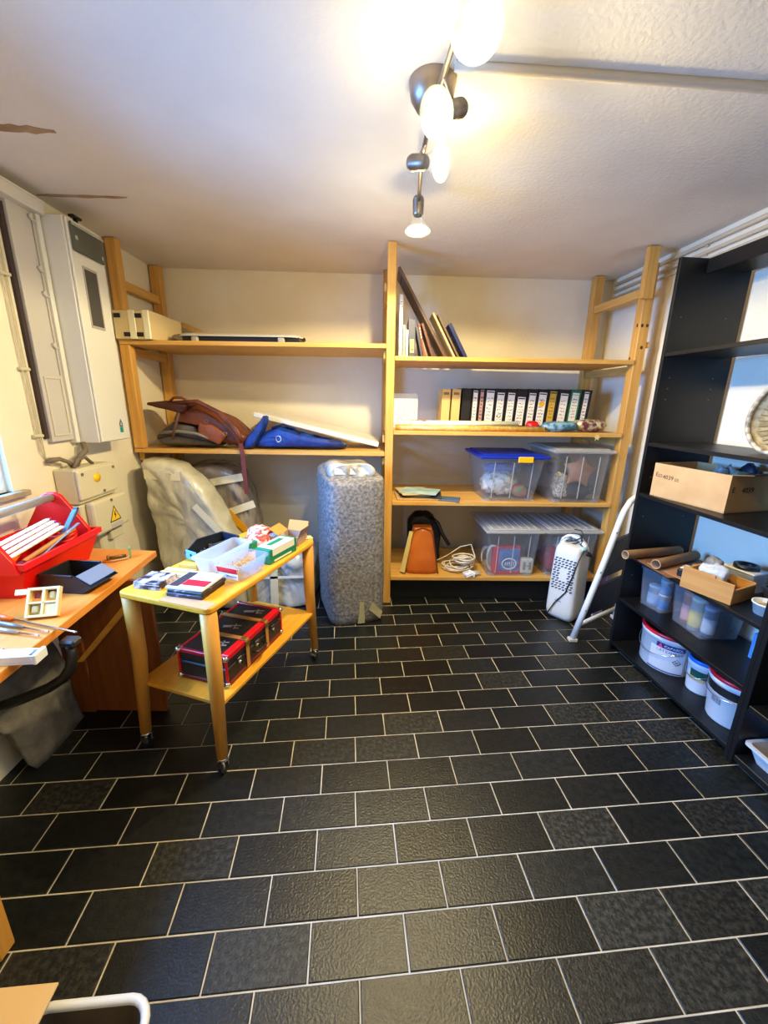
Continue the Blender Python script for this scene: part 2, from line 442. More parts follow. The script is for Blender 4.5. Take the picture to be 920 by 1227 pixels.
# window in the left wall: frame, pane, sill
def lw(y, off, z): return V((xl(y), y, z)) + LWN * off
M_WFRAME = mat('window_frame_paint', (206, 214, 224), 0.5)
mb = MB()
def lbar(mb, y0, y1, z0, z1, o0, o1, mi=0, bev=0.0):
    M = frame(lw(y0, o0, 0), LWD, V((0, 0, 1))); h = (o1 - o0)
    zdir = M.to_3x3() @ V((0, 0, 1)); s = 1 if zdir.dot(LWN) > 0 else -1
    L = (y1 - y0) / LWD.y
    mb.prism([(0, z0), (L, z0), (L, z1), (0, z1)], h * s, M, mi, bev)
for a in ((WIN_Y0, WIN_Y0 + .05, WIN_Z0, WIN_Z1), (WIN_Y1 - .02, WIN_Y1, WIN_Z0, WIN_Z1), (WIN_Y0 + .05, WIN_Y1 - .02, WIN_Z0, WIN_Z0 + .02),
          (WIN_Y0 + .05, WIN_Y1 - .02, WIN_Z1 - .05, WIN_Z1), (1.35, 1.40, WIN_Z0 + .02, WIN_Z1 - .05)):
    lbar(mb, *a, -0.069, -0.03)
win = struct(mb.build('window_1', M_WFRAME))
for i, (a, b) in enumerate(((WIN_Y0 + .05, 1.35), (1.40, WIN_Y1 - .02))):
    mb = MB(); lbar(mb, a, b, WIN_Z0 + .02, WIN_Z1 - .05, -0.056, -0.052); mb.build('pane', M_GLASS, win)
mb = MB(); lbar(mb, WIN_Y0 - .05, WIN_Y1 + .07, WIN_Z0 - .03, WIN_Z0, -0.04, 0.035, bev=0.006)
mb.build('sill', mat('stone_sill', (176, 160, 132), 0.7, c2=(150, 134, 108), nscale=20), win)

# low plastered plinth along the left wall, stopping before the desk pedestal
mb = MB()
def plinth(u, v):
    y = 0.2 + 1.35 * v; w = 0.185 + 0.012 * noise.noise(V((y * 5, 0, 0)))
    prof = [(0.0, 0.28), (w * .55, 0.275), (w * .9, 0.24), (w, 0.0)]
    i = min(3, int(round(u * 3))); return lw(y, prof[i][0] + (0.001 if i == 0 else 0), max(0.0, prof[i][1] + (0.01 * noise.noise(V((y * 7, i, 2))) if prof[i][1] > 0 else 0)))
mb.surf(plinth, 4, 18)
rim = [v for v in mb.bm.verts]
for e in (0, 17): mb.bm.faces.new([rim[e * 4 + k] for k in range(4)] + [mb.bm.verts.new(lw(0.2 + 1.35 * e / 17, 0.001, 0))])
struct(mb.build('baseboard_left', M_PLASTER))

# pipes running under the ceiling along the right wall
M_PIPE = mat('painted_pipe', (204, 190, 160), 0.6)
def rw(y, off, z): return V((xr(y) - off, y, z))
for i, (z, r, off) in enumerate(((2.60, 0.013, 0.02), (2.545, 0.011, 0.02), (2.500, 0.008, 0.022))):
    mb = MB(); mb.tube([rw(0.4, off, z + .002), rw(1.6, off, z), rw(2.8, off, z + .003), rw(3.86, off, z)], r, 10)
    for y in (1.2, 2.05, 2.9, 3.5): mb.box(rw(y, off - .008, z), (0.016, 0.018, r * 2.8), 0.002)
    o = mb.build('pipe', M_PIPE)
    tag(rebase(o), ['uppermost painted pipe running along the right wall under the ceiling', 'middle painted pipe running along the right wall under the ceiling',
             'lowest and thinnest painted pipe along the right wall under the ceiling'][i], 'pipe', 'pipes along the right wall')

# ================================================================ wooden shelving along the back wall
sh = thing('wooden_shelving', 'tall two-bay pine shelving standing against the back wall from floor to ceiling', 'shelving', (0, 3.08, 0))
M_KNOT = mat('pine_knot', (70, 36, 16), 0.6)
def post(x0, x1, y0, y1, z1=ZC - 0.004, z0=0.0, name='post'):
    mb = MB(); mb.bx((x0, y0, z0), (x1, y1, z1), 0.004); return mb.build(name, M_PINEZ, sh, True)
post(-1.885, -1.815, 3.08, 3.145, 1.983, 1.256); post(-1.885, -1.815, 3.08, 3.145, ZC - 0.004, 2.206, 'post_extension'); post(-1.918, -1.84, 3.665, 3.735)
post(0.0, 0.060, 3.08, 3.14); post(-0.035, 0.03, 3.70, 3.77)
pr = post(1.783, 1.853, 3.13, 3.21, 2.56); post(1.725, 1.80, 3.77, 3.85)
post(1.742, 1.815, 3.085, 3.128, ZC - 0.004, 2.33, 'post_extension')
mb = MB()
for x, z in ((1.80, 2.165), (1.835, 2.165), (1.82, 2.02)): mb.ball((x, 3.1285, z), (0.009, 0.002, 0.012))
for y, z in ((3.16, 2.17), (3.19, 1.95)): mb.ball((1.782, y, z), (0.002, 0.009, 0.013))
mb.build('knot', M_KNOT, pr, True)
mb = MB(); mb.bx((1.855, 3.14, 2.02), (1.885, 3.18, 2.06), 0.003); mb.build('peg', M_PINEY, sh, True)
for x0, x1, z in ((-1.895, -1.855, 2.36), (-1.895, -1.855, 1.915), (-1.895, -1.855, 1.155)):
    mb = MB(); mb.bx((x0, 3.146, z), (x1, 3.664, z + 0.06), 0.003); mb.build('rung', M_PINEY, sh, True)
for z in (2.36, 1.92, 1.32, 1.15, 0.78, 0.14):
    mb = MB(); mb.bx((-0.02, 3.141, z), (0.035, 3.699, z + 0.055), 0.003); mb.build('rung', M_PINEY, sh, True)
for z in (2.36, 1.84, 1.32, 0.78, 0.14):
    mb = MB(); mb.quad((1.79, 3.211, z), (1.835, 3.211, z), (1.785, 3.768, z), (1.74, 3.768, z), th=0.055); mb.build('rung', M_PINEY, sh, True)
def board(x0, x1, z, ya, yb_, name='shelf_board', th=0.03):
    """one plank pair per level; front edge rises from ya to yb_ along x"""
    for k, (f0, f1) in enumerate(((0.0, 0.36), (0.364, 0.68))):
        mb = MB(); M = Matrix.Translation((0, 0, z - th))
        x0 = (-1.885 if x0 < -1 and k == 0 else x0) if k == 0 else max(x0, -1.813); mb.prism([(x0, ya + f0), (x1, yb_ + f0), (x1, yb_ + f1), (x0, ya + f1)], th, M, 0, 0.003)
        mb.build(name, M_PINE, sh, True)
board(-1.813, -0.002, 2.015, 3.079, 3.079); board(-1.813, -0.002, 1.253, 3.079, 3.079)
for z in (1.935, 1.415, 0.872, 0.237): board(0.062, 1.781, z, 3.082, 3.118)
mb = MB(); mb.bx((0.064, 3.20, 0.001), (1.78, 3.22, 0.205)); mb.build('kickboard', mat('black_board', (12, 12, 13), 0.7), sh, True)  # black board set back below the lowest shelf
ZS1, ZS2, ZR1, ZR2, ZR3, ZR4 = 2.016, 1.254, 1.936, 1.416, 0.873, 0.238

# ---- left bay, upper shelf
bx_ = thing('cardboard_box', 'long narrow carton wrapped in clear tape at the left end of the top shelf', 'box', (-1.880, 3.035, ZS1), 0)
mb = MB(); mb.box((0.125, 0.24, 0.092), (0.25, 0.46, 0.184), 0.004); mb.build('carton', mat('pale_carton', (214, 192, 146), 0.7), bx_)
mb = MB()
for x, z in ((0.03, 0.150), (0.085, 0.03), (0.175, 0.150), (0.175, 0.03)): mb.box((x, 0.0085, z), (0.045, 0.003, 0.028))
mb.build('black_mark', M_INK, bx_)
mb = MB(); mb.box((0.128, 0.24, 0.0935), (0.05, 0.466, 0.187), 0.004); mb.box((0.225, 0.24, 0.0935), (0.046, 0.466, 0.187), 0.004); mb.build('tape', M_TAPE, bx_)
mb = MB(); mb.box((0, 0, 0.0), (0.40, 0.11, 0.026), 0.003); o = mb.build('wooden_plank', M_PINEY)
o.location = (-1.60, 3.46, ZS1 + 0.10); o.rotation_euler = (radians(-13), radians(4), radians(12)); WM[o.name] = Matrix()
o.location = (-1.485, 3.632, ZS1 + 0.107); o.rotation_euler = (0, radians(25), radians(-4))
tag(o, 'short plain plank leaning behind the taped carton on the top shelf', 'plank')
pj = thing('wall_lamp', 'flat silver light fitting with black underside lying on the top left shelf', 'lamp', (-1.10, 3.32, ZS1))
mb = MB()
def dome(u, v):
    x = -0.45 + 0.93 * u; a = pi * v
    e = 1 - max(0, (abs(u - .5) - .42) / .08) ** 2 * 0.55
    return (x, -0.13 * cos(a) * e, 0.046 + 0.034 * sin(a) * e)
mb.surf(dome, 22, 11); mb.build('silver_cover', mat('silver_paint', (206, 204, 198), 0.35, metal=0.1), pj)
mb = MB(); mb.bx((-0.40, -0.10, 0.012), (0.46, 0.12, 0.050), 0.004); mb.build('black_base', M_BLKPL, pj)
for x in (-0.30, 0.33):
    mb = MB(); mb.box((x, -0.115, 0.022), (0.05, 0.03, 0.044), 0.008); mb.cyl((x, -0.131, 0.022), (x, -0.127, 0.022), 0.012); mb.build('clip', mat('grey_plastic', (170, 168, 164), 0.5), pj)
mb = MB(); mb.ball((-0.43, 0, 0.035), (0.07, 0.10, 0.035), p=0.7); mb.build('end_cap', clear('smoky_plastic', (120, 116, 110), 0.5), pj)

# ---- left bay, middle shelf: bags and a white board
def soft(mb, poly, y0, y1, nd=12, rnd_=0.25, amp=0.012, freq=7, seed=0.0, mi=0, N=None):
    """cushion-like body: outline in xz, carried from y0 to y1 with ends drawn in"""
    c = V((sum(p[0] for p in poly) / len(poly), 0, sum(p[1] for p in poly) / len(poly)))
    pts = []
    for i in range(len(poly)):                                  # resample with rounding
        p, q = V((poly[i][0], 0, poly[i][1])), V((poly[(i + 1) % len(poly)][0], 0, poly[(i + 1) % len(poly)][1]))
        for t in (0.08, 0.3, 0.5, 0.7, 0.92): pts.append(p.lerp(q, t))
    rings = []
    for j in range(nd + 1):
        t = j / nd; y = y0 + (y1 - y0) * t; e = abs(2 * t - 1) ** 3; sc = 1 - rnd_ * e
        ring = []
        for p in pts:
            q = c + (p - c) * sc; q.y = y
            if amp: q += V((1, .5, 1)) * amp * noise.fractal(q * freq + V((seed, 0, seed)), 0.9, 2.0, 3); q += V((.6, .6, 1)) * amp * 0.55 * (0.5 - abs(noise.noise(V((q.x * 22, q.y * 14, q.z * 30)) + V((seed, 1, 0)))) * 2)
            ring.append(mb.bm.verts.new(q))
        rings.append(ring)
    for rg in rings:
        for v in rg: v.co.z = max(v.co.z, 0.004)
    n = len(pts); fs = []
    for A, B in zip(rings, rings[1:]):
        for k in range(n): fs.append(mb.bm.faces.new((A[k], A[(k + 1) % n], B[(k + 1) % n], B[k])))
    fs += [mb.bm.faces.new(rings[0][::-1]), mb.bm.faces.new(rings[-1])]
    for f in fs: f.smooth = True; f.material_index = mi
    return mb
M_LEATHER = mat('brown_leather', (120, 62, 36), 0.42, c2=(82, 38, 22), nscale=7, bump=0.8, bscale=18)
M_GREYFAB = mat('grey_nylon', (98, 94, 92), 0.6, c2=(62, 60, 60), nscale=9, bump=0.9, bscale=16)
M_BLUEFAB = mat('blue_canvas', (8, 66, 168), 0.6, c2=(3, 34, 104), nscale=9, bump=1.0, bscale=16)
gb = thing('grey_bag', 'crumpled grey nylon bag with dark strap under the brown leather backpack', 'bag', (-1.50, 3.16, ZS2))
mb = MB(); soft(mb, [(-1.74, 0.012), (-1.77, 0.10), (-1.64, 0.19), (-1.45, 0.16), (-1.30, 0.09), (-1.26, 0.012)], 3.13, 3.42, amp=0.02, seed=3)
for v in mb.bm.verts: v.co.z += ZS2
mb.build('body', M_GREYFAB, gb, True, sub=1)
mb = MB(); mb.tube([(-1.73, 3.135, ZS2 + .07), (-1.6, 3.125, ZS2 + .10), (-1.45, 3.122, ZS2 + .075), (-1.32, 3.135, ZS2 + .05)], 0.006, 6); mb.build('zip', M_BLKPL, gb, True)
mb = MB(); mb.tube([(-1.70, 3.12, ZS2 + .115), (-1.55, 3.105, ZS2 + .13), (-1.42, 3.105, ZS2 + .115), (-1.33, 3.12, ZS2 + .08)], 0.012, 6); mb.build('piping', mat('light_grey_trim', (126, 122, 120), 0.6), gb, True)
lb = thing('leather_backpack', 'brown leather backpack lying on its side over the grey bag', 'backpack', (-1.40, 3.28, ZS2))
mb = MB(); soft(mb, [(-1.64, 0.21), (-1.46, 0.185), (-1.27, 0.07), (-1.20, 0.012), (-1.05, 0.012), (-1.03, 0.08), (-1.19, 0.215), (-1.42, 0.325), (-1.60, 0.30)], 3.14, 3.44, amp=0.014, seed=9)
for v in mb.bm.verts: v.co.z += ZS2
mb.build('body', M_LEATHER, lb, True, sub=1)
mb = MB(); soft(mb, [(-1.80, 0.315), (-1.66, 0.285), (-1.50, 0.255), (-1.45, 0.33), (-1.62, 0.345), (-1.79, 0.335)], 3.11, 3.42, amp=0.01, rnd_=0.15, seed=4)
for v in mb.bm.verts: v.co.z += ZS2
mb.build('flap', mat('dark_leather', (66, 26, 20), 0.5, bump=0.2), lb, True, sub=1)
mb = MB()
for dx in (0.0, 0.015): mb.tube([(-1.58 + dx, 3.14, ZS2 + .335), (-1.40 + dx, 3.11, ZS2 + .35), (-1.24 + dx, 3.105, ZS2 + .27), (-1.12 + dx, 3.10, ZS2 + .14), (-1.07, 3.09, ZS2 + .06)], 0.014, 8)
mb.build('shoulder_strap', M_LEATHER, lb, True)
mb = MB(); mb.tube([(-1.54, 3.15, ZS2 + .30), (-1.545, 3.115, ZS2 + .24), (-1.57, 3.102, ZS2 + .16), (-1.60, 3.102, ZS2 + .07)], 0.011, 6); mb.build('buckle_strap', mat('dull_strap', (92, 62, 56), 0.6), lb, True)
mb = MB()
path = [(-1.09, 3.10, ZS2 + .05), (-1.075, 3.068, ZS2 + .02), (-1.068, 3.066, ZS2 - .02), (-1.064, 3.066, ZS2 - .18), (-1.058, 3.066, ZS2 - .335)]
for a, b in zip(path, path[1:]): mb.quad((a[0] - .016, a[1], a[2]), (b[0] - .016, b[1], b[2]), (b[0] + .016, b[1], b[2]), (a[0] + .016, a[1], a[2]), th=0.004)
mb.build('hanging_strap', mat('red_brown_strap', (110, 46, 38), 0.6), lb, True)
mb = MB(); soft(mb, [(-1.42, 0.10), (-1.26, 0.03), (-1.20, 0.10), (-1.30, 0.19), (-1.40, 0.20)], 3.105, 3.15, nd=4, amp=0.008, seed=14, rnd_=.15)
for v in mb.bm.verts: v.co.z += ZS2
mb.build('front_pocket', mat('pocket_leather', (138, 74, 44), 0.42, bump=.6, bscale=20), lb, True, sub=1)
for x, z in ((-1.33, .205), (-1.20, .115)):
    mb = MB(); mb.tube([(x + .016 * cos(a), 3.098, ZS2 + z + .012 * sin(a)) for a in [2 * pi * k / 10 for k in range(10)]], 0.003, 5, closed=True); mb.build('buckle', M_SATIN, lb, True)
mb = MB(); mb.tube([(-1.60, 3.13, ZS2 + .345), (-1.56, 3.11, ZS2 + .372), (-1.50, 3.11, ZS2 + .372), (-1.45, 3.13, ZS2 + .345)], 0.010, 8); mb.build('grab_handle', M_LEATHER, lb, True)
bb = thing('blue_bag', 'blue canvas bag with metal eyelet lying at the front of the middle shelf', 'bag', (-0.75, 3.2, ZS2))
mb = MB(); soft(mb, [(-1.05, 0.012), (-0.99, 0.10), (-0.86, 0.165), (-0.74, 0.125), (-0.52, 0.075), (-0.30, 0.035), (-0.31, 0.010)], 3.13, 3.42, amp=0.036, seed=21)
for v in mb.bm.verts: v.co.z += ZS2
mb.build('body', M_BLUEFAB, bb, True, sub=1)
mb = MB(); soft(mb, [(-1.075, 0.0), (-1.06, 0.07), (-0.975, 0.165), (-0.925, 0.24), (-0.905, 0.235), (-0.93, 0.13), (-0.98, 0.05), (-1.01, 0.0)], 3.10, 3.24, amp=0.024, seed=5)
for v in mb.bm.verts: v.co.z += ZS2 + 0.005
mb.build('flap', M_BLUEFAB, bb, True, sub=1)
mb = MB(); mb.tube([(-0.80 + 0.020 * cos(a), 3.098 - .004 * cos(a), ZS2 + .085 + 0.022 * sin(a)) for a in [2 * pi * k / 14 for k in range(14)]], 0.0045, 6, closed=True); mb.build('eyelet', M_CHROME, bb, True)
mb = MB(); mb.tube([(-0.86, 3.16, ZS2 + .16), (-0.77, 3.14, ZS2 + .19), (-0.69, 3.14, ZS2 + .165), (-0.65, 3.16, ZS2 + .12)], 0.010, 6); mb.build('cord', mat('navy_cord', (10, 20, 56), 0.7), bb, True)
wb = thing('white_board', 'long white panel board propped slantwise on the blue bag', 'board', (-0.10, 3.26, ZS2), tilt=(0, radians(12.8), 0))
mb = MB(); mb.box((-0.46, 0.215, 0.045), (1.00, 0.42, 0.026), 0.004); mb.build('panel', M_WPAINT, wb)
mb = MB(); mb.box((-0.46, 0.004, 0.045), (1.00, 0.014, 0.036), 0.003); mb.box((-0.46, 0.426, 0.045), (1.00, 0.014, 0.036), 0.003); mb.build('edge_strip', mat('cream_edge', (222, 218, 205), 0.5), wb)

# ---- right bay, top shelf: books and a leaning framed board
def book(x, lean, h, d, t, cols, label, y=3.30, z=ZR1, page=True, lab=None):
    b = thing('book', label, 'book', (x, y, z), 0, 'books leaning on the top right shelf', tilt=(0, lean, 0))
    c = cols; m = mat('cover_%d_%d_%d' % c, c, 0.5)
    off = t * max(0, math.sin(-lean))
    mb = MB()
    mb.box((t / 2, 0.004, h / 2), (t, 0.008, h), 0.002); mb.box((0.0015, d / 2, h / 2), (0.003, d, h)); mb.box((t - 0.0015, d / 2, h / 2), (0.003, d, h))
    mb.build('cover', m, b)
    mb = MB(); mb.box((t / 2, d / 2 + .002, h / 2), (t - 0.006, d - 0.014, h - 0.008)); mb.build('pages', M_PAPER, b)
    if lab:
        mb = MB(); mb.box((t / 2, -0.0006, h * lab[1]), (t * .6, 0.0014, h * lab[2])); o = mb.build('spine_label', mat('spine_label_%d' % lab[0], [(222, 196, 150), (228, 226, 220), (190, 60, 40)][lab[0]], 0.6), b)
        mb = MB(); scribble(mb, frame((t / 2, -0.0014, h * lab[1]), (1, 0, 0), (0, 0, 1)), t * .45, h * lab[2] * .8, 3, int(h * 1000), lw=0.003); mb.build('print', M_INK, o, kind='stuff')
    return b
lf = thing('framed_board', 'tall brown-framed board leaning from the middle post over the books', 'frame', (0.462, 3.34, ZR1 + .005), tilt=(0, radians(-31.0), 0))
mb = MB()
for a, b in (((-.010, 0, 0), (0.010, 0.05, 0.735)), ((-.010, 0.26, 0), (0.010, 0.31, 0.735)), ((-.010, 0.05, 0), (0.010, 0.26, 0.05)), ((-.010, 0.05, 0.685), (0.010, 0.26, 0.735))): mb.bx(a, b, 0.003)
mb.build('frame', mat('brown_frame', (94, 66, 52), 0.5), lf)
mb = MB(); mb.bx((-.004, 0.05, 0.05), (0.004, 0.26, 0.685)); mb.build('picture', mat('dim_print', (92, 78, 74), 0.6, c2=(40, 36, 40), nscale=4), lf)
book(0.092, 0.0, 0.44, 0.24, 0.026, (206, 204, 198), 'tall white and grey folder upright against the middle post', y=3.28, lab=(1, 0.85, 0.14))
book(0.123, 0.0, 0.235, 0.2, 0.016, (190, 196, 186), 'thin pale green book beside the tall white folder', y=3.28)
book(0.143, 0.0, 0.20, 0.18, 0.018, (236, 236, 232), 'short white book left of the blue-grey volume', y=3.27)
book(0.168, -0.03, 0.275, 0.2, 0.050, (56, 64, 104), 'thick blue-grey volume with a cream spine label', y=3.27, lab=(0, 0.32, 0.34))
book(0.262, -0.22, 0.225, 0.19, 0.020, (40, 46, 78), 'thin dark blue book leaning right of the thick volume', y=3.27)
book(0.285, -0.22, 0.245, 0.19, 0.013, (200, 66, 34), 'thin orange-red book with white top leaning on the shelf', y=3.27, lab=(1, 0.75, 0.3))
book(0.345, -0.36, 0.26, 0.19, 0.018, (96, 48, 34), 'dark brown leaning book between the orange one and the frame', y=3.27)
book(0.520, -0.52, 0.37, 0.22, 0.016, (206, 176, 128), 'tan book with light cover leaning on the brown frame', y=3.31)
book(0.553, -0.52, 0.36, 0.22, 0.012, (120, 96, 68), 'thin brown book leaning behind the tan one', y=3.31)
book(0.600, -0.52, 0.285, 0.22, 0.026, (14, 30, 86), 'navy blue book leaning rightmost on the top shelf', y=3.31)

# ---- right bay, second shelf: magazine files, binders, rolls, packets
yB = 3.50
BG = 'ring binders on the second shelf'
def binder(x, t, col, lab, label, seed, lean=0.03, name='ring_binder', lc=(236, 232, 222)):
    b = thing(name, label, 'binder', (x, yB + 0.02 * x, ZR2 + t * sin(lean) + .0005), 0, BG, tilt=(0, lean, radians(1.5)))
    m = mat('binder_%d_%d_%d' % col, col, 0.5, c2=tuple(min(255, c + 8) for c in col), nscale=30); h = 0.318
    mb = MB(); mb.box((t / 2, 0.003, h / 2), (t, 0.006, h), 0.001); mb.box((0.0015, 0.14, h / 2), (0.003, 0.28, h)); mb.box((t - 0.0015, 0.14, h / 2), (0.003, 0.28, h)); mb.build('cover', m, b)
    mb = MB(); mb.box((t / 2, 0.14, h / 2), (t - .016, 0.22, h - .03)); mb.build('papers', M_PAPER, b)
    mb = MB(); mb.tube([(t / 2 + 0.012 * cos(a), -0.0015, 0.042 + 0.012 * sin(a)) for a in [2 * pi * k / 12 for k in range(12)]], 0.0025, 6, closed=True); mb.build('finger_ring', M_CHROME, b)
    if lab:
        z0, z1, w = lab
        mb = MB(); mb.box((t / 2, -0.0006, h * (z0 + z1) / 2), (w, 0.0014, h * (z1 - z0))); o = mb.build('spine_label', mat('label_%d_%d_%d' % lc, lc, 0.7), b)
        mb = MB(); scribble(mb, frame((t / 2, -0.0014, h * (z0 + z1) / 2 - 0.01), (1, 0, 0), (0, 0, 1)), w * .75, h * (z1 - z0) * .72, 7, seed, lw=0.003)
        mb.box((t / 2, -0.0016, h * z1 - 0.012), (w * .9, 0.0008, 0.009)); mb.build('print', M_INK, o, kind='stuff')
    return b
for i, x in enumerate((0.455, 0.538)):
    b = thing('magazine_file', ['cream magazine file at the left end of the binders', 'cream magazine file between its twin and the black binders'][i], 'file box', (x, yB - .01, ZR2 + .0015), 0, 'cream magazine files', tilt=(0, 0.02, 0))
    mb = MB(); t, h = 0.075, 0.31
    mb.box((t / 2, 0.002, h / 2), (t, 0.004, h)); mb.box((0.0015, 0.13, h / 2), (0.003, 0.26, h)); mb.box((t - .0015, 0.13, h / 2), (0.003, 0.26, h)); mb.box((t / 2, 0.13, 0.002), (t, 0.26, 0.004)); mb.box((t / 2, 0.258, h / 2), (t, 0.004, h))
    mb.build('body', mat('cream_card', (226, 196, 128), 0.7), b)
    mb = MB(); mb.cyl((t / 2, -0.001, 0.04), (t / 2, 0.0005, 0.04), 0.013, n=14); mb.build('finger_hole', M_INK, b)
    mb = MB(); mb.box((t / 2, -0.0006, h - .035), (0.045, 0.0014, 0.02)); mb.build('label_slot', mat('brown_label', (150, 110, 66), 0.7), b)
BK = (20, 20, 22)
specs = [(0.628, 0.075, BK, None, 'black binder without label beside the cream magazine files'),
         (0.708, 0.058, BK, (0.16, 0.95, 0.036), 'slim black binder with long pale label, first of the labelled row'),
         (0.768, 0.045, BK, (0.12, 0.97, 0.026), 'narrowest black binder with dull pink spine label'),
         (0.816, 0.085, BK, (0.12, 0.95, 0.062), 'wide black binder with white label marked by a dark bar on top'),
         (0.903, 0.085, BK, (0.10, 0.90, 0.058), 'black binder with round sign on its label, second wide one'),
         (0.990, 0.085, BK, (0.10, 0.90, 0.056), 'black binder with white label, third of the wide ones'),
         (1.077, 0.085, BK, (0.08, 0.80, 0.064), 'black binder with low-set white label, fourth of the wide ones'),
         (1.164, 0.085, BK, (0.08, 0.90, 0.054), 'black binder with bold writing on its label, left of the orange mark'),
         (1.251, 0.080, BK, (0.08, 0.92, 0.062), 'black binder whose label has an orange round mark'),
         (1.333, 0.085, BK, (0.18, 0.95, 0.052), 'black binder with mustard yellow label'),
         (1.422, 0.095, BK, (0.06, 0.90, 0.062), 'broad black binder with white label left of the green binder'),
         (1.520, 0.085, (16, 112, 68), (0.20, 0.92, 0.056), 'green binder with white label, the only green one'),
         (1.609, 0.085, BK, (0.16, 0.95, 0.036), 'black binder right of the green one, last in the row')]
for i, (x, t, c, l, lb_) in enumerate(specs):
    lc = {2: (198, 150, 140), 9: (208, 168, 62)}.get(i, (236, 232, 222))
    b = binder(x, t, c, l, lb_, 40 + i, 0.02 + 0.004 * i, lc=lc)
    if i == 8:
        mb = MB(); mb.cyl((t / 2, -0.0022, 0.20), (t / 2, -0.001, 0.20), 0.024, n=16); mb.build('orange_mark', mat('orange_sticker', (232, 168, 40), 0.6), b)
    if i == 4:
        mb = MB(); mb.tube([(t / 2 + .016 * cos(a), -0.002, 0.10 + .016 * sin(a)) for a in [2 * pi * k / 12 for k in range(12)]], 0.002, 4, closed=True); mb.build('round_mark', M_INK, b)
    if i == 11:
        mb = MB(); mb.box((t / 2, -0.0016, 0.285), (0.056, 0.001, 0.012)); mb.build('white_line', M_PAPER, b)
sl = thing('document_sleeve', 'clear plastic sleeve of printed sheets standing behind the middle post', 'folder', (-0.05, 3.40, ZR2))
mb = MB(); mb.box((0.21, 0.02, 0.115), (0.20, 0.012, 0.23)); mb.build('sheets', mat('printed_sheet', (232, 230, 224), 0.8, c2=(150, 150, 150), nscale=90, lo=0.5, hi=0.75), sl)
mb = MB(); mb.box((0.20, 0.012, 0.135), (0.21, 0.004, 0.27)); mb.box((0.20, 0.03, 0.135), (0.21, 0.004, 0.27)); mb.build('plastic_sleeve', M_CLEAR, sl)
mb = MB(); mb.cyl((0.20, 3.205, ZR2 + .047), (1.02, 3.215, ZR2 + .052), 0.024, 0.021, 18); r1 = mb.build('paper_roll', mat('pale_wrap', (226, 218, 188), 0.5, c2=(214, 226, 220), nscale=4))
tag(rebase(r1), 'pale wrapping paper roll with red end band in front of the binders', 'paper roll')
mb = MB(); mb.cyl((-0.409, 0, 0.0241), (-0.30, 0, 0.0247), 0.0255, 0.0252, 18); mb.build('red_band', mat('red_print', (214, 52, 28), 0.5, c2=(236, 210, 190), nscale=30), r1)
mb = MB(); mb.cyl((0.075, 3.135, ZR2 + .022), (1.20, 3.15, ZR2 + .02), 0.0205, 0.0195, 18); r2 = mb.build('paper_roll', mat('gold_foil', (222, 176, 74), 0.35, c2=(246, 218, 140), nscale=40, metal=0.35))
tag(rebase(r2), 'long gold wrapping roll along the front edge of the second shelf', 'paper roll')
def packet(name, c, r, m, label, seed, rz=0.0, amp=0.25):
    mb = MB(); mb.ball((0, 0, r[2]), r, nu=22, nv=12, p=0.75, amp=amp, freq=14, seed=seed)
    lo = min(v.co.z for v in mb.bm.verts)
    for v in mb.bm.verts: v.co.z -= lo
    o = mb.build(name, m); o.location = c; o.rotation_euler = (0, 0, rz); WM[o.name] = Matrix()
    return tag(o, label, 'packet', 'gift packets on the second shelf')
packet('gift_packet', (1.14, 3.245, ZR2), (0.045, 0.05, 0.036), mat('red_foil', (196, 18, 34), 0.35), 'small red packet at the right end of the pale roll', 1)
packet('gift_packet', (1.335, 3.20, ZR2), (0.14, 0.06, 0.036), mat('blue_wrap', (130, 168, 196), 0.4, c2=(40, 92, 112), nscale=16, lo=.45, hi=.6), 'light blue patterned packet before the yellow labelled binder', 5)
packet('gift_packet', (1.575, 3.225, ZR2), (0.12, 0.07, 0.044), mat('flower_foil', (196, 184, 150), 0.25, c2=(110, 52, 66), nscale=26, metal=0.3, lo=.45, hi=.6), 'shiny floral packet at the right end of the second shelf', 8)
st = thing('straw_star', 'small pale straw star hanging over the right end of the second shelf', 'ornament', (1.585, 3.105, ZR2 - 0.03))
mb = MB(); P = []
for k in range(12):
    a = pi * k / 6; rr = 0.028 if k % 2 == 0 else 0.012; P.append((rr * cos(a), rr * sin(a)))
mb.prism(P, 0.003, frame((0, -0.006, 0), (1, 0, 0), (0, 0, 1))); mb.build('star', mat('straw', (220, 190, 130), 0.7), st)

# ---- right bay, lower shelves: see-through storage boxes and what is in them
def shell(mb, w, d, h, tp, t=0.003, rim=0.012, n=3, mi=0, r=0.03, floor_t=0.004):
    """open tub: rounded rectangle w x d at the rim, tp narrower at the foot, centred on x, from y=0 to d"""
    def rr(W, D, z, r):
        out = []
        for cx, cy, a0 in ((W / 2 - r, D / 2 - r, 0), (-W / 2 + r, D / 2 - r, pi / 2), (-W / 2 + r, -D / 2 + r, pi), (W / 2 - r, -D / 2 + r, 1.5 * pi)):
            for k in range(n + 1):
                a = a0 + (pi / 2) * k / n; out.append(mb.bm.verts.new((cx + r * cos(a), cy + r * sin(a) + d / 2, z)))
        return out
    L = [rr(w - tp, d - tp, 0, r), rr(w, d, h - .012, r), rr(w + 2 * rim, d + 2 * rim, h - .012, r), rr(w + 2 * rim, d + 2 * rim, h, r), rr(w - 2 * t, d - 2 * t, h, r), rr(w - tp - 2 * t, d - tp - 2 * t, floor_t, r)]
    fs = []; N = len(L[0])
    for A, B in zip(L, L[1:]):
        for k in range(N): fs.append(mb.bm.faces.new((A[k], A[(k + 1) % N], B[(k + 1) % N], B[k])))
    fs += [mb.bm.faces.new(L[0][::-1]), mb.bm.faces.new(L[-1])]
    for f in fs: f.material_index = mi
    return mb
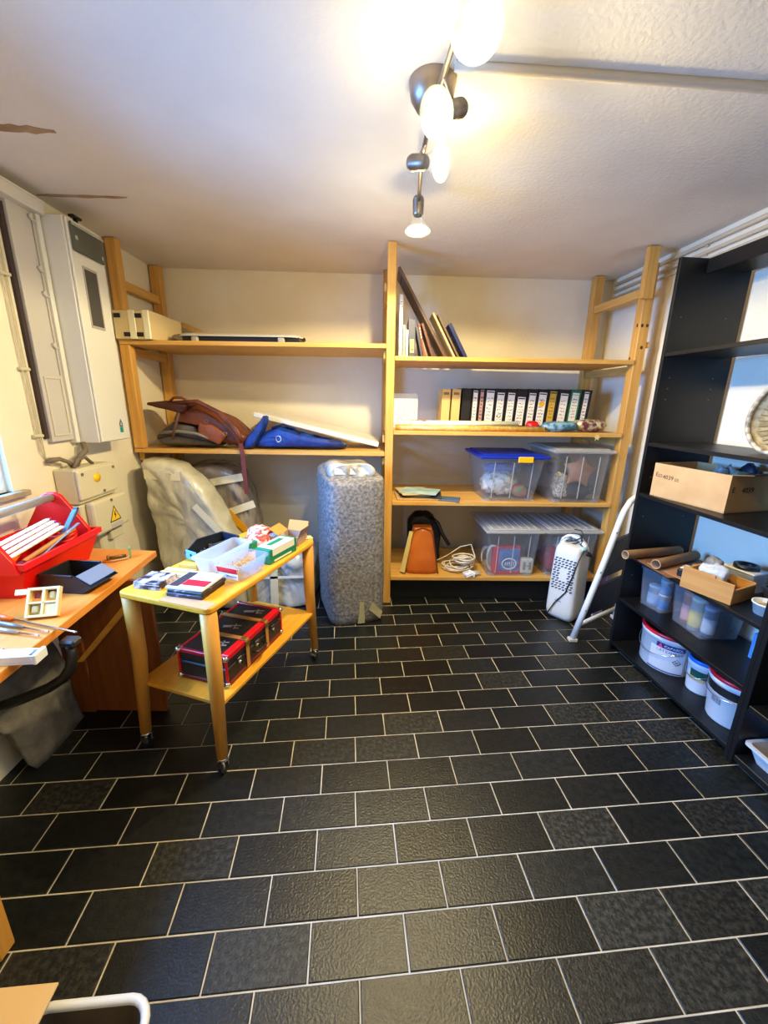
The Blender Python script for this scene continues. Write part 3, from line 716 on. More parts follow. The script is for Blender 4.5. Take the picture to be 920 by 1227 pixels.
def storage_box(label, loc, rz, w, d, h, tp, lid, group='clear storage boxes on the lower shelves'):
    b = thing('storage_box', label, 'box', loc, rz, group)
    mb = MB(); shell(mb, w, d, h, tp); mb.build('body', M_CLEAR, b)
    mb = MB()
    for x in (-w * .30, 0, w * .30): mb.box((x, tp / 2 * .5 - .002, h * .5), (0.006, 0.004, h * .84), 0, R3(rx=0.5 * tp / h))
    for x in (-w * .36, w * .36): mb.box((x, tp / 2 + .03, 0.004), (0.05, 0.05, 0.008), 0.002)
    mb.build('ribs', M_CLEARLID, b)
    if lid:
        mb = MB(); mb.box((0, d / 2, h + .008), (w + .05, d + .05, 0.022), 0.008); mb.box((0, d / 2, h + .022), (w - .02, d - .02, 0.012), 0.005)
        if lid == 'ridged':
            for k in range(7): mb.box((-w * .42 + k * w * .14, d / 2, h + .030), (0.012, d - .06, 0.006), 0.002)
        mb.build('lid', M_BLUELID if lid == 'blue' else M_CLEARLID, b)
    return b
M_BLUELID = mat('blue_lid', (12, 44, 170), 0.35)
def heap(name, c, r, m, label, cat, seed, amp=0.3, freq=8, group=None, p=0.8, rz=0):
    mb = MB(); mb.ball((0, 0, 0), r, nu=24, nv=14, p=p, amp=amp, freq=freq, seed=seed)
    k = [r[i] / max(abs(v.co[i]) for v in mb.bm.verts) for i in range(3)]
    for v in mb.bm.verts: v.co = V([v.co[i] * k[i] for i in range(3)])
    lo = min(v.co.z for v in mb.bm.verts)
    for v in mb.bm.verts: v.co.z -= lo
    o = mb.build(name, m); o.location = c; o.rotation_euler = (0, 0, rz); WM[o.name] = Matrix(); return tag(o, label, cat, group)
bA = storage_box('clear storage box with blue lid and yellow clip on the third shelf', (0.99, 3.10, ZR3), radians(2), 0.49, 0.50, 0.345, 0.10, 'blue')
mb = MB(); mb.box((0.075, -0.026, 0.338), (0.115, 0.014, 0.046), 0.005); mb.build('yellow_clip', mat('yellow_plastic', (246, 186, 20), 0.4), bA)
heap('paper_scraps', (0.95, 3.36, ZR3 + .008), (0.155, 0.14, 0.105), mat('white_scraps', (246, 242, 228), 0.8, c2=(176, 172, 156), nscale=22, lo=.5, hi=.62), 'heap of white craft scraps inside the blue-lidded box', 'scraps', 2)
heap('green_tin', (1.10, 3.27, ZR3 + .008), (0.06, 0.05, 0.055), mat('green_red_print', (86, 136, 92), 0.6, c2=(206, 76, 66), nscale=18), 'green and red printed packet inside the blue-lidded box', 'packet', 4, 0.12)
heap('blue_cloth', (0.99, 3.44, ZR3 + .15), (0.16, 0.09, 0.06), mat('blue_cloth_m', (96, 128, 190), 0.8), 'blue cloth bundle at the back of the blue-lidded box', 'cloth', 6)
bB = storage_box('larger clear storage box holding a star and dark cloth, right end of third shelf', (1.515, 3.11, ZR3), radians(2), 0.43, 0.53, 0.395, 0.045, 'plain')
heap('dark_cloth', (1.565, 3.30, ZR3 + .008), (0.145, 0.12, 0.075), mat('dark_cloth_m', (30, 36, 44), 0.9, c2=(54, 56, 58), nscale=20, bump=.4), 'dark knitted cloth at the bottom of the star box', 'cloth', 11, 0.22)
heap('grey_net', (1.43, 3.28, ZR3 + .008), (0.07, 0.07, 0.11), mat('grey_net_m', (216, 208, 194), 0.9, c2=(140, 134, 126), nscale=60, lo=.45, hi=.6), 'bunched pale net at the left of the star box', 'cloth', 12, 0.3)
heap('olive_cloth', (1.47, 3.42, ZR3 + .15), (0.11, 0.10, 0.09), mat('olive_cloth_m', (110, 102, 66), 0.9, c2=(78, 74, 50), nscale=20), 'olive cloth behind the star in its box', 'cloth', 13, 0.25)
st = thing('fabric_star', 'brown padded fabric star inside the clear box on the third shelf', 'star', (1.535, 3.22, ZR3 + .235), tilt=(radians(-12), radians(8), 0))
mb = MB(); P = []
for k in range(10):
    a = pi / 2 + pi * k / 5; rr = 0.145 if k % 2 == 0 else 0.064; P.append((rr * cos(a), rr * sin(a)))
mb.prism(P, 0.04, frame((0, 0, 0), (1, 0, 0), (0, 0, 1)), bev=0.014); mb.build('star_body', mat('brown_felt', (190, 136, 106), 0.9, c2=(156, 110, 84), nscale=14), st, smooth=True)
bC = storage_box('clear box with ridged lid holding a red game carton, left box on the bottom shelf', (1.055, 3.11, ZR4), radians(2), 0.43, 0.55, 0.385, 0.05, 'ridged')
gbx = thing('game_box', 'red and blue printed carton with a white ring motif inside the left bottom box', 'carton', (1.03, 3.165, ZR4 + .006), radians(4), tilt=(radians(-6), 0, radians(4)))
mb = MB(); mb.box((0, 0.03, 0.115), (0.23, 0.06, 0.23), 0.003); mb.build('carton', mat('red_carton', (214, 52, 70), 0.5), gbx)
mb = MB(); mb.box((0.018, -0.0008, 0.12), (0.175, 0.0016, 0.19)); o = mb.build('blue_print', mat('blue_print_m', (64, 100, 180), 0.5, c2=(110, 156, 214), nscale=12), gbx)
mb = MB(); mb.tube([(0.02 + .06 * cos(a), -0.002, 0.085 + .045 * sin(a)) for a in [2 * pi * k / 18 for k in range(18)]], 0.006, 6, closed=True)
for k in range(5): mb.tube([(-0.015 + .018 * k, -0.002, 0.07), (-0.01 + .018 * k, -0.002, 0.10)], 0.004, 5)
mb.build('ring_motif', M_PAPER, o)
mb = MB(); mb.box((0, 0, 0.065), (0.105, 0.06, 0.13), 0.012, seg=2); sd = mb.build('white_socket', mat('ivory_plastic', (226, 224, 206), 0.4)); sd.location = (1.20, 3.20, ZR4 + .006); WM[sd.name] = Matrix.Translation(sd.location)
tag(sd, 'ivory plastic housing with two slots beside the red carton in the left bottom box', 'housing')
mb = MB()
for x in (-.024, 0.024): mb.box((x, -0.031, 0.07), (0.02, 0.003, 0.07), 0.001)
mb.box((0, -0.031, 0.07), (0.03, 0.003, 0.012)); mb.build('slots', mat('grey_recess', (150, 150, 140), 0.6), sd)
for i, (x, y, z, s) in enumerate(((0.92, 3.22, 0.16, 0.05), (0.90, 3.33, 0.12, 0.05))):
    mb = MB()
    for k in range(5): mb.tube([(s * (1 - .08 * k) * cos(a), .018 * k - .02, z * (1 - .05 * k) * .7 * sin(a)) for a in [2 * pi * j / 18 for j in range(18)]], 0.006, 6, closed=True)
    for v in mb.bm.verts: v.co += V((x, y, ZR4 + z * .7 + .018))
    tag(rebase(mb.build('cable_coil', mat('white_cable', (226, 218, 198), 0.5))), ['white cable coil at the left wall of the left bottom box', 'white cable coil behind the other one in the left bottom box'][i], 'cable')
bD = storage_box('clear box with ridged lid behind the air purifier, right box on the bottom shelf', (1.535, 3.13, ZR4), radians(2), 0.42, 0.53, 0.385, 0.05, 'ridged')
heap('red_cloth', (1.43, 3.28, ZR4 + .008), (0.085, 0.11, 0.11), mat('crimson_cloth', (150, 30, 52), 0.85), 'crimson cloth at the left of the right bottom box', 'cloth', 31, 0.2)
heap('blue_bag_heap', (1.56, 3.30, ZR4 + .12), (0.13, 0.13, 0.10), mat('pale_blue_bag', (120, 176, 206), 0.5, c2=(216, 230, 234), nscale=14, lo=.45, hi=.65), 'crumpled pale blue plastic bag in the right bottom box', 'bag', 33, 0.3)
heap('salmon_cloth', (1.56, 3.27, ZR4 + .008), (0.06, 0.1, 0.055), mat('salmon_cloth_m', (226, 96, 66), 0.8), 'salmon cloth under the blue bag in the right bottom box', 'cloth', 34, 0.2)

# papers on the third shelf, bag and cables on the bottom shelf
def sheet(x, y, z, w, d, t, rz, m, name, label, cat, group=None):
    mb = MB(); mb.box((0, 0, t / 2), (w, d, t), min(.002, t * .3)); o = mb.build(name, m); o.location = (x, y, z); o.rotation_euler = (0, 0, rz); WM[o.name] = Matrix.Translation((x, y, z)) @ R3(rz=rz)
    return tag(o, label, cat, group)
PG = 'paper stack on the third shelf'
sheet(0.26, 3.27, ZR3, 0.34, 0.30, 0.014, 0.06, mat('kraft_paper', (190, 156, 108), 0.8), 'kraft_folder', 'brown kraft folder at the bottom of the third-shelf paper stack', 'folder', PG)
sheet(0.30, 3.26, ZR3 + .0145, 0.33, 0.24, 0.010, -0.10, mat('dark_folder', (60, 60, 66), 0.6), 'folder', 'dark grey folder in the middle of the third-shelf paper stack', 'folder', PG)
sheet(0.24, 3.28, ZR3 + .0385, 0.25, 0.28, 0.008, 0.2, mat('beige_sheet', (214, 190, 150), 0.7), 'paper_pad', 'beige pad under the light blue magazine on the third shelf', 'pad', PG)
sheet(0.29, 3.25, ZR3 + .047, 0.30, 0.22, 0.006, -0.30, mat('light_blue_print', (130, 178, 204), 0.4, c2=(196, 222, 226), nscale=7), 'magazine', 'light blue magazine on top of the third-shelf paper stack', 'magazine', PG)
sheet(0.52, 3.165, ZR3, 0.16, 0.13, 0.012, -0.25, mat('slate_blue_cover', (82, 104, 132), 0.5), 'notebook', 'slate blue notebook right of the paper stack, half under the magazine', 'notebook', PG)
sheet(0.265, 3.285, ZR3 + .025, 0.20, 0.24, 0.013, 0.0, M_PAPER, 'paper_pad', 'white block of sheets inside the third-shelf paper stack', 'pad', PG)
ob = thing('leather_handbag', 'orange-brown leather bag standing at the left end of the bottom shelf', 'bag', (0.30, 3.24, ZR4))
M_ORL = mat('orange_leather', (206, 112, 36), 0.32, c2=(184, 90, 26), nscale=5, bump=.15, coat=0.2)
mb = MB()
def obag(u, v):
    a = 2 * pi * u; z = 0.385 * v; wx = 0.135 - 0.06 * v ** 1.6; wy = 0.095 - 0.045 * v
    def e(q): return math.copysign(abs(q) ** 0.45, q)
    n_ = 0.006 * noise.noise(V((cos(a) * 3, sin(a) * 3, v * 5)))
    return ((wx + n_) * e(cos(a)) + 0.02, (wy + n_) * e(sin(a)), z + 0.004)
mb.surf(obag, 32, 12, closeu=True)
vs = mb.bm.verts[:]; mb.bm.faces.new(vs[:32][::-1]); mb.bm.faces.new(vs[-32:]); mb.build('body', M_ORL, ob)
mb = MB(); mb.quad((-.155, -0.08, 0.02), (-.118, -0.10, 0.012), (-.055, -0.060, 0.36), (-.085, -0.05, 0.36), th=0.012); mb.build('cream_gusset', mat('cream_leather', (214, 196, 130), 0.6), ob)
mb = MB(); mb.tube([(-.125, -.104, .01), (-.06, -.062, .37), (0.02, -0.055, .392), (0.10, -.062, .37), (0.155, -.102, .01)], 0.005, 6); mb.build('seam', mat('seam_leather', (120, 58, 18), 0.5), ob)
bk = thing('black_bag', 'black bag with shoulder strap hanging over the back of the orange leather bag', 'bag', (0.35, 3.42, ZR4))
mb = MB(); soft(mb, [(0.20, 0.012), (0.50, 0.012), (0.49, 0.25), (0.44, 0.43), (0.36, 0.48), (0.26, 0.465), (0.20, 0.40)], 3.345, 3.47, amp=0.02, seed=2)
for v in mb.bm.verts: v.co.z += ZR4
mb.build('body', mat('black_leather', (20, 19, 20), 0.45, bump=.3), bk, True, sub=1)
mb = MB(); mb.tube([(0.40, 3.33, ZR4 + .44), (0.455, 3.30, ZR4 + .40), (0.50, 3.28, ZR4 + .30), (0.555, 3.25, ZR4 + .22)], 0.017, 8); mb.build('strap', mat('black_leather', (20, 19, 20)), bk, True)
def cable(name, seed, c, rx, ry, n, r, m, label, hz=0.02):
    rnd = random.Random(seed); pts = []
    for i in range(n * 14):
        a = 2 * pi * i / 14; k = i / (n * 14)
        pts.append(V((c[0] + rx * (0.75 + .25 * sin(a * .37 + seed)) * cos(a) + 0.012 * sin(3.1 * k * n), c[1] + ry * (0.75 + .25 * cos(a * .41)) * sin(a), c[2] + r + hz * k * n * .5 + 0.012 * abs(sin(a * .5 + seed)))))
    mb = MB(); mb.tube(pts, r, 6); return tag(rebase(mb.build(name, m)), label, 'cable', 'white cables on the bottom shelf')
M_WCAB = mat('white_cable', (226, 218, 198), 0.5)
cable('power_cable', 1, (0.63, 3.26, ZR4), 0.14, 0.12, 5, 0.0065, M_WCAB, 'loosely looped white cable beside the orange leather bag')
cable('power_cable', 2, (0.68, 3.23, ZR4 + .06), 0.09, 0.09, 6, 0.0065, M_WCAB, 'tighter white cable loop lying on the other loose cable')
mb = MB(); mb.tube([(0.46, 3.30, ZR4 + .06), (0.55, 3.32, ZR4 + .10), (0.66, 3.30, ZR4 + .19), (0.745, 3.28, ZR4 + .22), (0.78, 3.25, ZR4 + .12), (0.76, 3.20, ZR4 + .07)], 0.005, 6)
tag(rebase(mb.build('power_cable', M_WCAB)), 'single white cable arching up above the loops on the bottom shelf', 'cable', 'white cables on the bottom shelf')
mb = MB()
for k in range(6): mb.tube([(-0.07, -.03 + .012 * k, 0.01 + .008 * (k % 3)), (0, -.03 + .012 * k + .008, 0.022 + .008 * (k % 2)), (0.07, -.03 + .012 * k, 0.01 + .008 * ((k + 1) % 3))], 0.0055, 6)
mb.box((0, 0, 0.02), (0.016, 0.085, 0.042), 0.006)
o = mb.build('cable_bundle', M_WPAINT); o.location = (0.735, 3.125, ZR4); o.rotation_euler = (0, 0, 0.4); WM[o.name] = Matrix(); tag(o, 'short folded white cable bundle tied in the middle, front edge of the bottom shelf', 'cable', 'white cables on the bottom shelf')

# ================================================================ wrapped things under the left bay
M_FILM = mat('wrinkled_film', (216, 212, 192), 0.18, c2=(190, 186, 164), nscale=5, stretch=(1.6, 1, 0.8), bump=1.0, bscale=11, spec=0.7, coat=0.4)
M_FILM2 = mat('grey_film', (176, 166, 156), 0.2, c2=(128, 118, 112), nscale=7, stretch=(2, 1, .6), bump=1.0, bscale=10, spec=0.7, coat=0.4)
def wrapped(mb, poly, y0, y1, amp=0.016, seed=0.0):
    """film-wrapped slab: outline xz, rounded edges, creased surface"""
    c = V((sum(p[0] for p in poly) / len(poly), 0, sum(p[1] for p in poly) / len(poly)))
    pts = []; n = len(poly)
    for i in range(n):
        p, q = V((poly[i][0], 0, poly[i][1])), V((poly[(i + 1) % n][0], 0, poly[(i + 1) % n][1]))
        k = max(2, int((q - p).length / 0.03))
        for j in range(k): pts.append(p.lerp(q, (j + .5) / k))
    rings = []
    def ring(y, sc):
        R_ = []
        for p in pts:
            q = c + (p - c) * sc; q.y = y
            d = noise.fractal(V((q.x * 4, q.y * 4, q.z * 3)) + V((seed, seed, 0)), 0.8, 2.2, 4)
            rid = abs(noise.noise(V((q.x * 13 + q.z * 7, q.y * 6, q.z * 6)) + V((0, seed, 0)))) * 1.6 + 0.5 * abs(noise.noise(V((q.x * 30 - q.z * 16, q.y * 9, q.z * 9))))
            q += V((d * amp, (d - rid) * amp * 1.4, d * amp * .6)); q.z = max(q.z, 0.002); R_.append(mb.bm.verts.new(q))
        return R_
    for y, sc in ((y0, .12), (y0, .25), (y0, .38), (y0, .5), (y0, .61), (y0, .72), (y0, .82), (y0, .9), (y0 + .015, .97), (y0 + .05, 1), ((y0 + y1) / 2, 1), (y1 - .04, 1), (y1, .95)): rings.append(ring(y, sc))
    N = len(pts); fs = []
    for A, B in zip(rings, rings[1:]):
        for k in range(N): fs.append(mb.bm.faces.new((A[k], A[(k + 1) % N], B[(k + 1) % N], B[k])))
    fs += [mb.bm.faces.new(rings[0][::-1]), mb.bm.faces.new(rings[-1])]
    for f in fs: f.smooth = True
    return mb
w1 = thing('wrapped_parcel', 'tall pale parcel in clear film and tape beside the left wall', 'parcel', (-1.45, 3.05, 0))
mb = MB(); wrapped(mb, [(-1.69, 0.0), (-1.10, 0.0), (-1.12, 0.55), (-1.22, 0.70), (-1.33, 0.98), (-1.50, 1.16), (-1.62, 1.185), (-1.775, 1.19), (-1.74, 0.6)], 2.93, 3.17, seed=2.0)
mb.build('film', M_FILM, w1, True)
def tape(p, q, w, y, parent, m=M_TAPE, name='tape_strip'):
    p, q = V((p[0], y, p[1])), V((q[0], y, q[1])); d = (q - p).normalized(); s = d.cross(V((0, 1, 0))) * w / 2
    mb = MB(); mb.quad(p - s, q - s, q + s, p + s, th=0.003); return mb.build(name, m, parent, True)
tape((-1.74, 1.09), (-1.48, 1.08), 0.07, 2.912, w1); tape((-1.40, 0.86), (-1.20, 0.62), 0.05, 2.909, w1); tape((-1.47, 1.12), (-1.33, 0.90), 0.012, 2.909, w1)
w2 = thing('wrapped_case', 'grey film-wrapped case with yellow strap behind the pale wrapped panel', 'parcel', (-1.35, 3.42, 0))
mb = MB(); wrapped(mb, [(-1.62, 0.0), (-1.12, 0.0), (-1.10, 0.5), (-1.14, 0.85), (-1.22, 1.06), (-1.40, 1.11), (-1.60, 1.10)], 3.26, 3.60, seed=6.0)
mb.build('film', M_FILM2, w2, True)
tape((-1.46, 0.96), (-1.14, 1.02), 0.06, 3.232, w2); tape((-1.28, 0.72), (-1.06, 0.80), 0.06, 3.232, w2); tape((-1.29, 0.74), (-1.12, 0.54), 0.055, 3.228, w2, mat('yellow_strap', (240, 170, 24), 0.5), 'yellow_strap')
wb2 = thing('wrapped_bundle', 'low white film-wrapped bundle on the floor behind the trolley', 'parcel', (-0.83, 3.2, 0))
mb = MB(); wrapped(mb, [(-1.06, 0.0), (-0.58, 0.0), (-0.56, 0.36), (-0.64, 0.47), (-0.95, 0.485), (-1.05, 0.42)], 2.98, 3.50, amp=0.022, seed=9.0)
mb.build('film', mat('white_film', (214, 214, 208), 0.25, c2=(186, 186, 180), nscale=8, bump=0.8, bscale=16, spec=0.7, coat=.4), wb2, True)
tape((-0.86, 0.02), (-0.85, 0.46), 0.06, 2.945, wb2); tape((-1.03, 0.27), (-0.6, 0.29), 0.02, 2.945, wb2, M_PAPER)
M_FELT = mat('speckled_felt', (104, 101, 101), 0.95, c2=(156, 153, 151), nscale=48, detail=9, bump=0.6, bscale=80, lo=0.36, hi=0.66, spec=0.1)
fc = thing('felt_covered_suitcase', 'upright suitcase wrapped in speckled grey felt beside the middle post', 'suitcase', (-0.375, 2.665, 0), radians(19))
mb = MB()
def felt(u, v):
    a = 2 * pi * u; W, D = 0.215, 0.28
    def e(q): return math.copysign(abs(q) ** 0.35, q)
    h = 1.09; z = h * min(1, v / 0.86)
    top = max(0, (v - .80) / .20); k = 1 - 0.32 * top ** 2.6
    if v > .97: k *= 0.55
    x, y = W * e(cos(a)) * k, D * e(sin(a)) * k
    base = 1 - 0.07 * max(0, 1 - v / .07) ** 2
    d = 0.007 * noise.fractal(V((x * 5, y * 5, z * 5)), .8, 2, 3)
    return (W + x * base + d, D + y * base + d, z + (0.05 * top if v > .86 else 0) + 0.05 * (y / D) * top)
mb.surf(felt, 44, 34, closeu=True)
vs = mb.bm.verts[:]; mb.bm.faces.new(vs[:44][::-1]); mb.bm.faces.new(vs[-44:]); mb.build('felt_cover', M_FELT, fc)
mb = MB(); mb.quad((0.20, -0.006, 0.015), (0.255, -0.006, 0.015), (0.245, -0.012, 0.19), (0.215, -0.012, 0.19), th=0.004); mb.build('tape_strip', mat('felt_tape', (176, 172, 132), 0.5), fc)
mb = MB(); mb.quad((0.285, -0.008, 0.12), (0.375, -0.004, 0.03), (0.395, 0.0, 0.085), (0.315, -0.008, 0.175), th=0.004); mb.build('tape_strip', mat('felt_tape', (176, 172, 132)), fc)
mb = MB(); wrapped(mb, [(0.03, 1.10), (0.385, 1.10), (0.39, 1.165), (0.34, 1.20), (0.10, 1.205), (0.04, 1.17)], 0.13, 0.42, amp=0.018, seed=3.0); mb.build('plastic_bag', mat('clear_bag_film', (206, 204, 196), 0.2, c2=(150, 148, 140), nscale=9, bump=.8, bscale=18, coat=.4), fc)
mb = MB(); mb.quad((0.07, 0.115, 1.13), (0.33, 0.115, 1.12), (0.33, 0.12, 1.165), (0.07, 0.12, 1.175), th=0.003); mb.build('tape_strip', M_PAPER, fc)

# ================================================================ black bookcases on the right
BKO, BKR = V((1.57, 2.494, 0)), radians(-84.66)
BKM = Matrix.Translation(BKO) @ R3(rz=BKR)
def BW(x, y, z): return BKM @ V((x, y, z))
bc = thing('bookcase', 'tall open black bookcase along the right wall holding buckets and boxes', 'bookcase', BKO, BKR)
D_ = 0.395
for name, x0, dd in (('side_panel', 0.0, 0.425), ('side_panel', 0.900, D_)):
    mb = MB(); mb.bx((x0, 0, 0), (x0 + 0.022, dd, 2.395), 0.0015); p = mb.build(name, M_BLACK, bc)
    if x0 == 0:
        mb = MB()
        for y in (0.06, 0.33):
            for z in (0.55, 0.95, 1.2, 1.66, 1.72, 1.78, 2.1): mb.cyl((0.0215, y, z), (0.0235, y, z), 0.004, n=8)
        mb.build('peg_hole', mat('peg_hole_rim', (90, 88, 86), 0.5), p)
mb = MB(); mb.bx((0.0225, 0.17, 2.335), (0.8995, D_, 2.358), 0.0015); mb.build('top_board', M_BLACK, bc)
mb = MB(); mb.bx((0.0225, 0.155, 2.318), (0.8995, 0.169, 2.392), 0.0015); mb.build('top_rail', M_BLACK, bc)
SHZ = (1.915, 1.412, 1.105, 0.702, 0.39, 0.062)
for z in SHZ:
    mb = MB(); mb.bx((0.0225, 0.004, z - 0.022), (0.8995, D_ - 0.005, z - 0.0005), 0.0015); mb.build('shelf_board', M_BLACK, bc)
b2 = thing('bookcase', 'second black bookcase at the right frame edge with a grey tray on its bottom board', 'bookcase', BW(0.925, -0.004, 0), BKR)
for x0 in (0.0, 0.85):
    mb = MB(); mb.bx((x0, 0, 0), (x0 + 0.022, D_, 0.86), 0.0015); mb.build('side_panel', M_BLACK, b2)
for z in (0.055, 0.33, 0.86):
    mb = MB(); mb.bx((0.0225, 0.004, z - 0.03), (0.8495, D_, z), 0.003); mb.build('shelf_board', M_BLACK, b2)
mb = MB(); mb.bx((0.0225, D_ - .012, 0.056), (0.8495, D_ - .002, 0.829)); mb.build('back_panel', M_BLACK, b2)

# basket on the upper shelf
bq = thing('wicker_basket', 'pale wicker bowl standing on its edge on the bookcase shelf at the right frame edge', 'basket', BW(0.60, 0.21, 1.412), BKR)
mb = MB(); ax = frame((0, 0, 0.185), (1, 0, 0), V((0, 0.2, 1)))     # z axis of the bowl points out of the shelf
if (ax.to_3x3() @ V((0, 0, 1))).y > 0: ax = ax @ R3(rx=pi)
mb.lathe([(0.0, -0.12), (0.06, -0.118), (0.12, -0.095), (0.165, -0.05), (0.183, 0.0), (0.178, 0.0), (0.160, -0.048), (0.115, -0.090), (0.06, -0.112), (0, -0.114)], ax, 40)
mb.build('bowl', mat('wicker', (196, 182, 148), 0.7, c2=(150, 134, 98), nscale=30, bump=.4), bq)
mb = MB(); mb.tube([ax @ V((0.181 * cos(a), 0.181 * sin(a), 0.0)) for a in [2 * pi * k / 40 for k in range(40)]], 0.011, 8, closed=True); mb.build('rim', mat('pale_rim', (206, 196, 172), 0.5, c2=(120, 112, 104), nscale=40), bq)
mb = MB()
for k in range(36):
    a = 2 * pi * k / 36; mb.tube([ax @ V((r * cos(a), r * sin(a), z + 0.004)) for r, z in ((0.165, -.045), (0.118, -.089), (0.06, -.111))], 0.004, 4)
mb.build('ribs', mat('dark_wicker', (128, 112, 70), 0.7), bq)
mb = MB(); mb.ball((0.06, -0.02, 0.20), (0.07, 0.03, 0.06), amp=.3, freq=12, seed=4); tag(rebase(mb.build('paper_filling', mat('filling', (226, 208, 180), 0.8, c2=(196, 150, 120), nscale=22))), 'crumpled pale paper lying in the wicker bowl', 'paper')
o = bpy.data.objects['paper_filling']; o.location = BW(0.64, 0.20, 1.60) ; WM[o.name] = Matrix()

# carton with contents
ct = thing('cardboard_box', 'open cardboard carton stamped 4039 on the bookcase shelf', 'box', BW(0.091, 0.02, 1.105), BKR + radians(9.1))
W, Dp, H = 0.435, 0.315, 0.195
mb = MB(); t = 0.005
for a, b in (((0, 0, 0), (W, Dp, t)), ((0, 0, 0), (W, t, H)), ((0, Dp - t, 0), (W, Dp, H)), ((0, t, 0), (t, Dp - t, H)), ((W - t, t, 0), (W, Dp - t, H))): mb.bx(a, b)
mb.build('carton', M_CARD, ct)
M_STAMP = mat('brown_stamp', (74, 52, 36), 0.9)
lettering('E', 0.035, frame((0.025, -0.0006, 0.13), (1, 0, 0), (0, 0, 1)), M_STAMP, ct, 'stamp')
lettering('4039', 0.034, frame((0.098, -0.0006, 0.122), (1, 0, 0), (0, 0, 1)), M_STAMP, ct, 'stamp')
lettering('E', 0.04, frame((W + .0006, 0.03, 0.12), (0, 1, 0), (0, 0, 1)), M_INK, ct, 'stamp')
lettering('4039', 0.04, frame((W + .0006, 0.125, 0.115), (0, 1, 0), (0, 0, 1)), M_INK, ct, 'stamp')
mb = MB()
for M, x in ((frame((0, -0.0006, 0.126), (1, 0, 0), (0, 0, 1)), 0.047), (frame((0, -0.0006, 0.118), (1, 0, 0), (0, 0, 1)), 0.152)):
    for a in ((x - .011, -.008, x + .011, -.006), (x - .011, .006, x + .011, .008), (x - .011, -.008, x - .009, .008), (x + .009, -.008, x + .011, .008)):
        mb.quad(*[M @ V((p, q, 0)) for p, q in ((a[0], a[1]), (a[2], a[1]), (a[2], a[3]), (a[0], a[3]))], th=0.0003)
    mb.quad(*[M @ V((p, q, 0)) for p, q in ((x - .010, -.007), (x - .008, -.007), (x + .010, .007), (x + .008, .007))], th=0.0003)
mb.build('stamp_frame', M_STAMP, ct)
mb = MB(); mb.quad((W, 0.0, H), (W + .09, 0.01, H + .012), (W + .09, Dp, H + .012), (W, Dp, H), th=0.004); mb.build('flap', mat('dark_card', (128, 98, 66), 0.85), ct)
def inbk(name, m, x, y, z, r, label, cat, seed, amp=.3, freq=12):
    return heap(name, BW(x, y, z), r, m, label, cat, seed, amp, freq, rz=BKR)
inbk('plastic_bag', mat('clear_crumple', (206, 210, 206), 0.25, c2=(150, 156, 156), nscale=20), 0.31, 0.26, 1.112, (0.06, 0.07, 0.11), 'crumpled clear plastic bag in the stamped carton', 'bag', 4)
inbk('green_pack', mat('mint_pack', (170, 204, 176), 0.5), 0.40, 0.26, 1.112, (0.035, 0.08, 0.095), 'mint green packet beside the plastic bag in the stamped carton', 'packet', 6, 0.12)
inbk('dark_pack', mat('dark_pack_m', (34, 38, 54), 0.4), 0.36, 0.345, 1.112, (0.06, 0.03, 0.115), 'dark packet at the back of the stamped carton', 'packet', 7, .12)
kb = thing('black_case', 'black case with lid at the wall right of the stamped carton', 'case', BW(0.735, 0.315, 1.105), BKR)
mb = MB(); mb.box((0, 0, 0.075), (0.20, 0.12, 0.15), 0.01); mb.build('body', M_BLKPL, kb)
mb = MB(); mb.box((0, 0, 0.168), (0.215, 0.135, 0.032), 0.012, seg=2); mb.build('lid', mat('dark_grey_plastic', (46, 46, 50), 0.4), kb)

# shelf with tubes, boards, crate
ZK = 0.702
mb = MB(); mb.prism([(0.06, -0.015), (0.40, -0.025), (0.42, 0.32), (0.07, 0.35)], 0.004, BKM @ Matrix.Translation((0, 0, ZK)))
tag(rebase(mb.build('cardboard_sheet', mat('brown_board', (146, 98, 64), 0.8, c2=(112, 74, 48), nscale=8))), 'brown cardboard sheet under the two cardboard tubes', 'cardboard')
mb = MB(); mb.prism([(0.20, 0.0), (0.44, 0.02), (0.42, 0.20), (0.22, 0.22)], 0.004, BKM @ Matrix.Translation((0, 0, ZK + .0045)) )
tag(rebase(mb.build('cardboard_sheet', mat('brown_board2', (170, 122, 84), 0.8))), 'smaller lighter cardboard sheet lying on the brown sheet beside the tubes', 'cardboard')
M_TUBE = mat('cardboard_tube_m', (150, 116, 84), 0.8, c2=(134, 100, 70), nscale=10)
def ctube(a, b, r, label):
    t = thing('cardboard_tube', label, 'tube', a, 0, 'cardboard tubes on the bookcase')
    a, b = V((0, 0, 0)), V(b) - V(a); d = b.normalized(); mb = MB(); Q = d.to_track_quat('Z', 'Y').to_matrix().to_4x4(); L = b.length
    mb.lathe([(r, 0), (r, L), (r - .004, L), (r - .004, 0.001), (r, 0)], Q, 24); mb.build('tube', M_TUBE, t)
    mb = MB(); mb.tube([Q @ V(((r - .002) * cos(a_), (r - .002) * sin(a_), -0.0005)) for a_ in [2 * pi * k / 20 for k in range(20)]], 0.0022, 6, closed=True); mb.build('end_rim', mat('pale_card_edge', (196, 160, 120), 0.8), t)
    return t
ctube((1.49, 2.36, ZK + .033), (1.89, 2.455, ZK + .033), 0.0275, 'upper cardboard tube reaching out past the bookcase front')
ctube((1.575, 2.20, ZK + .038), (1.93, 2.37, ZK + .033), 0.028, 'lower cardboard tube lying slantwise in front of the other')
sb = thing('small_case', 'small black case with white top between the tubes and the wooden crate', 'case', BW(0.385, 0.12, ZK + .009), BKR + 0.5)
mb = MB(); mb.box((0, 0, 0.022), (0.085, 0.16, 0.044), 0.006); mb.build('body', M_BLKPL, sb)
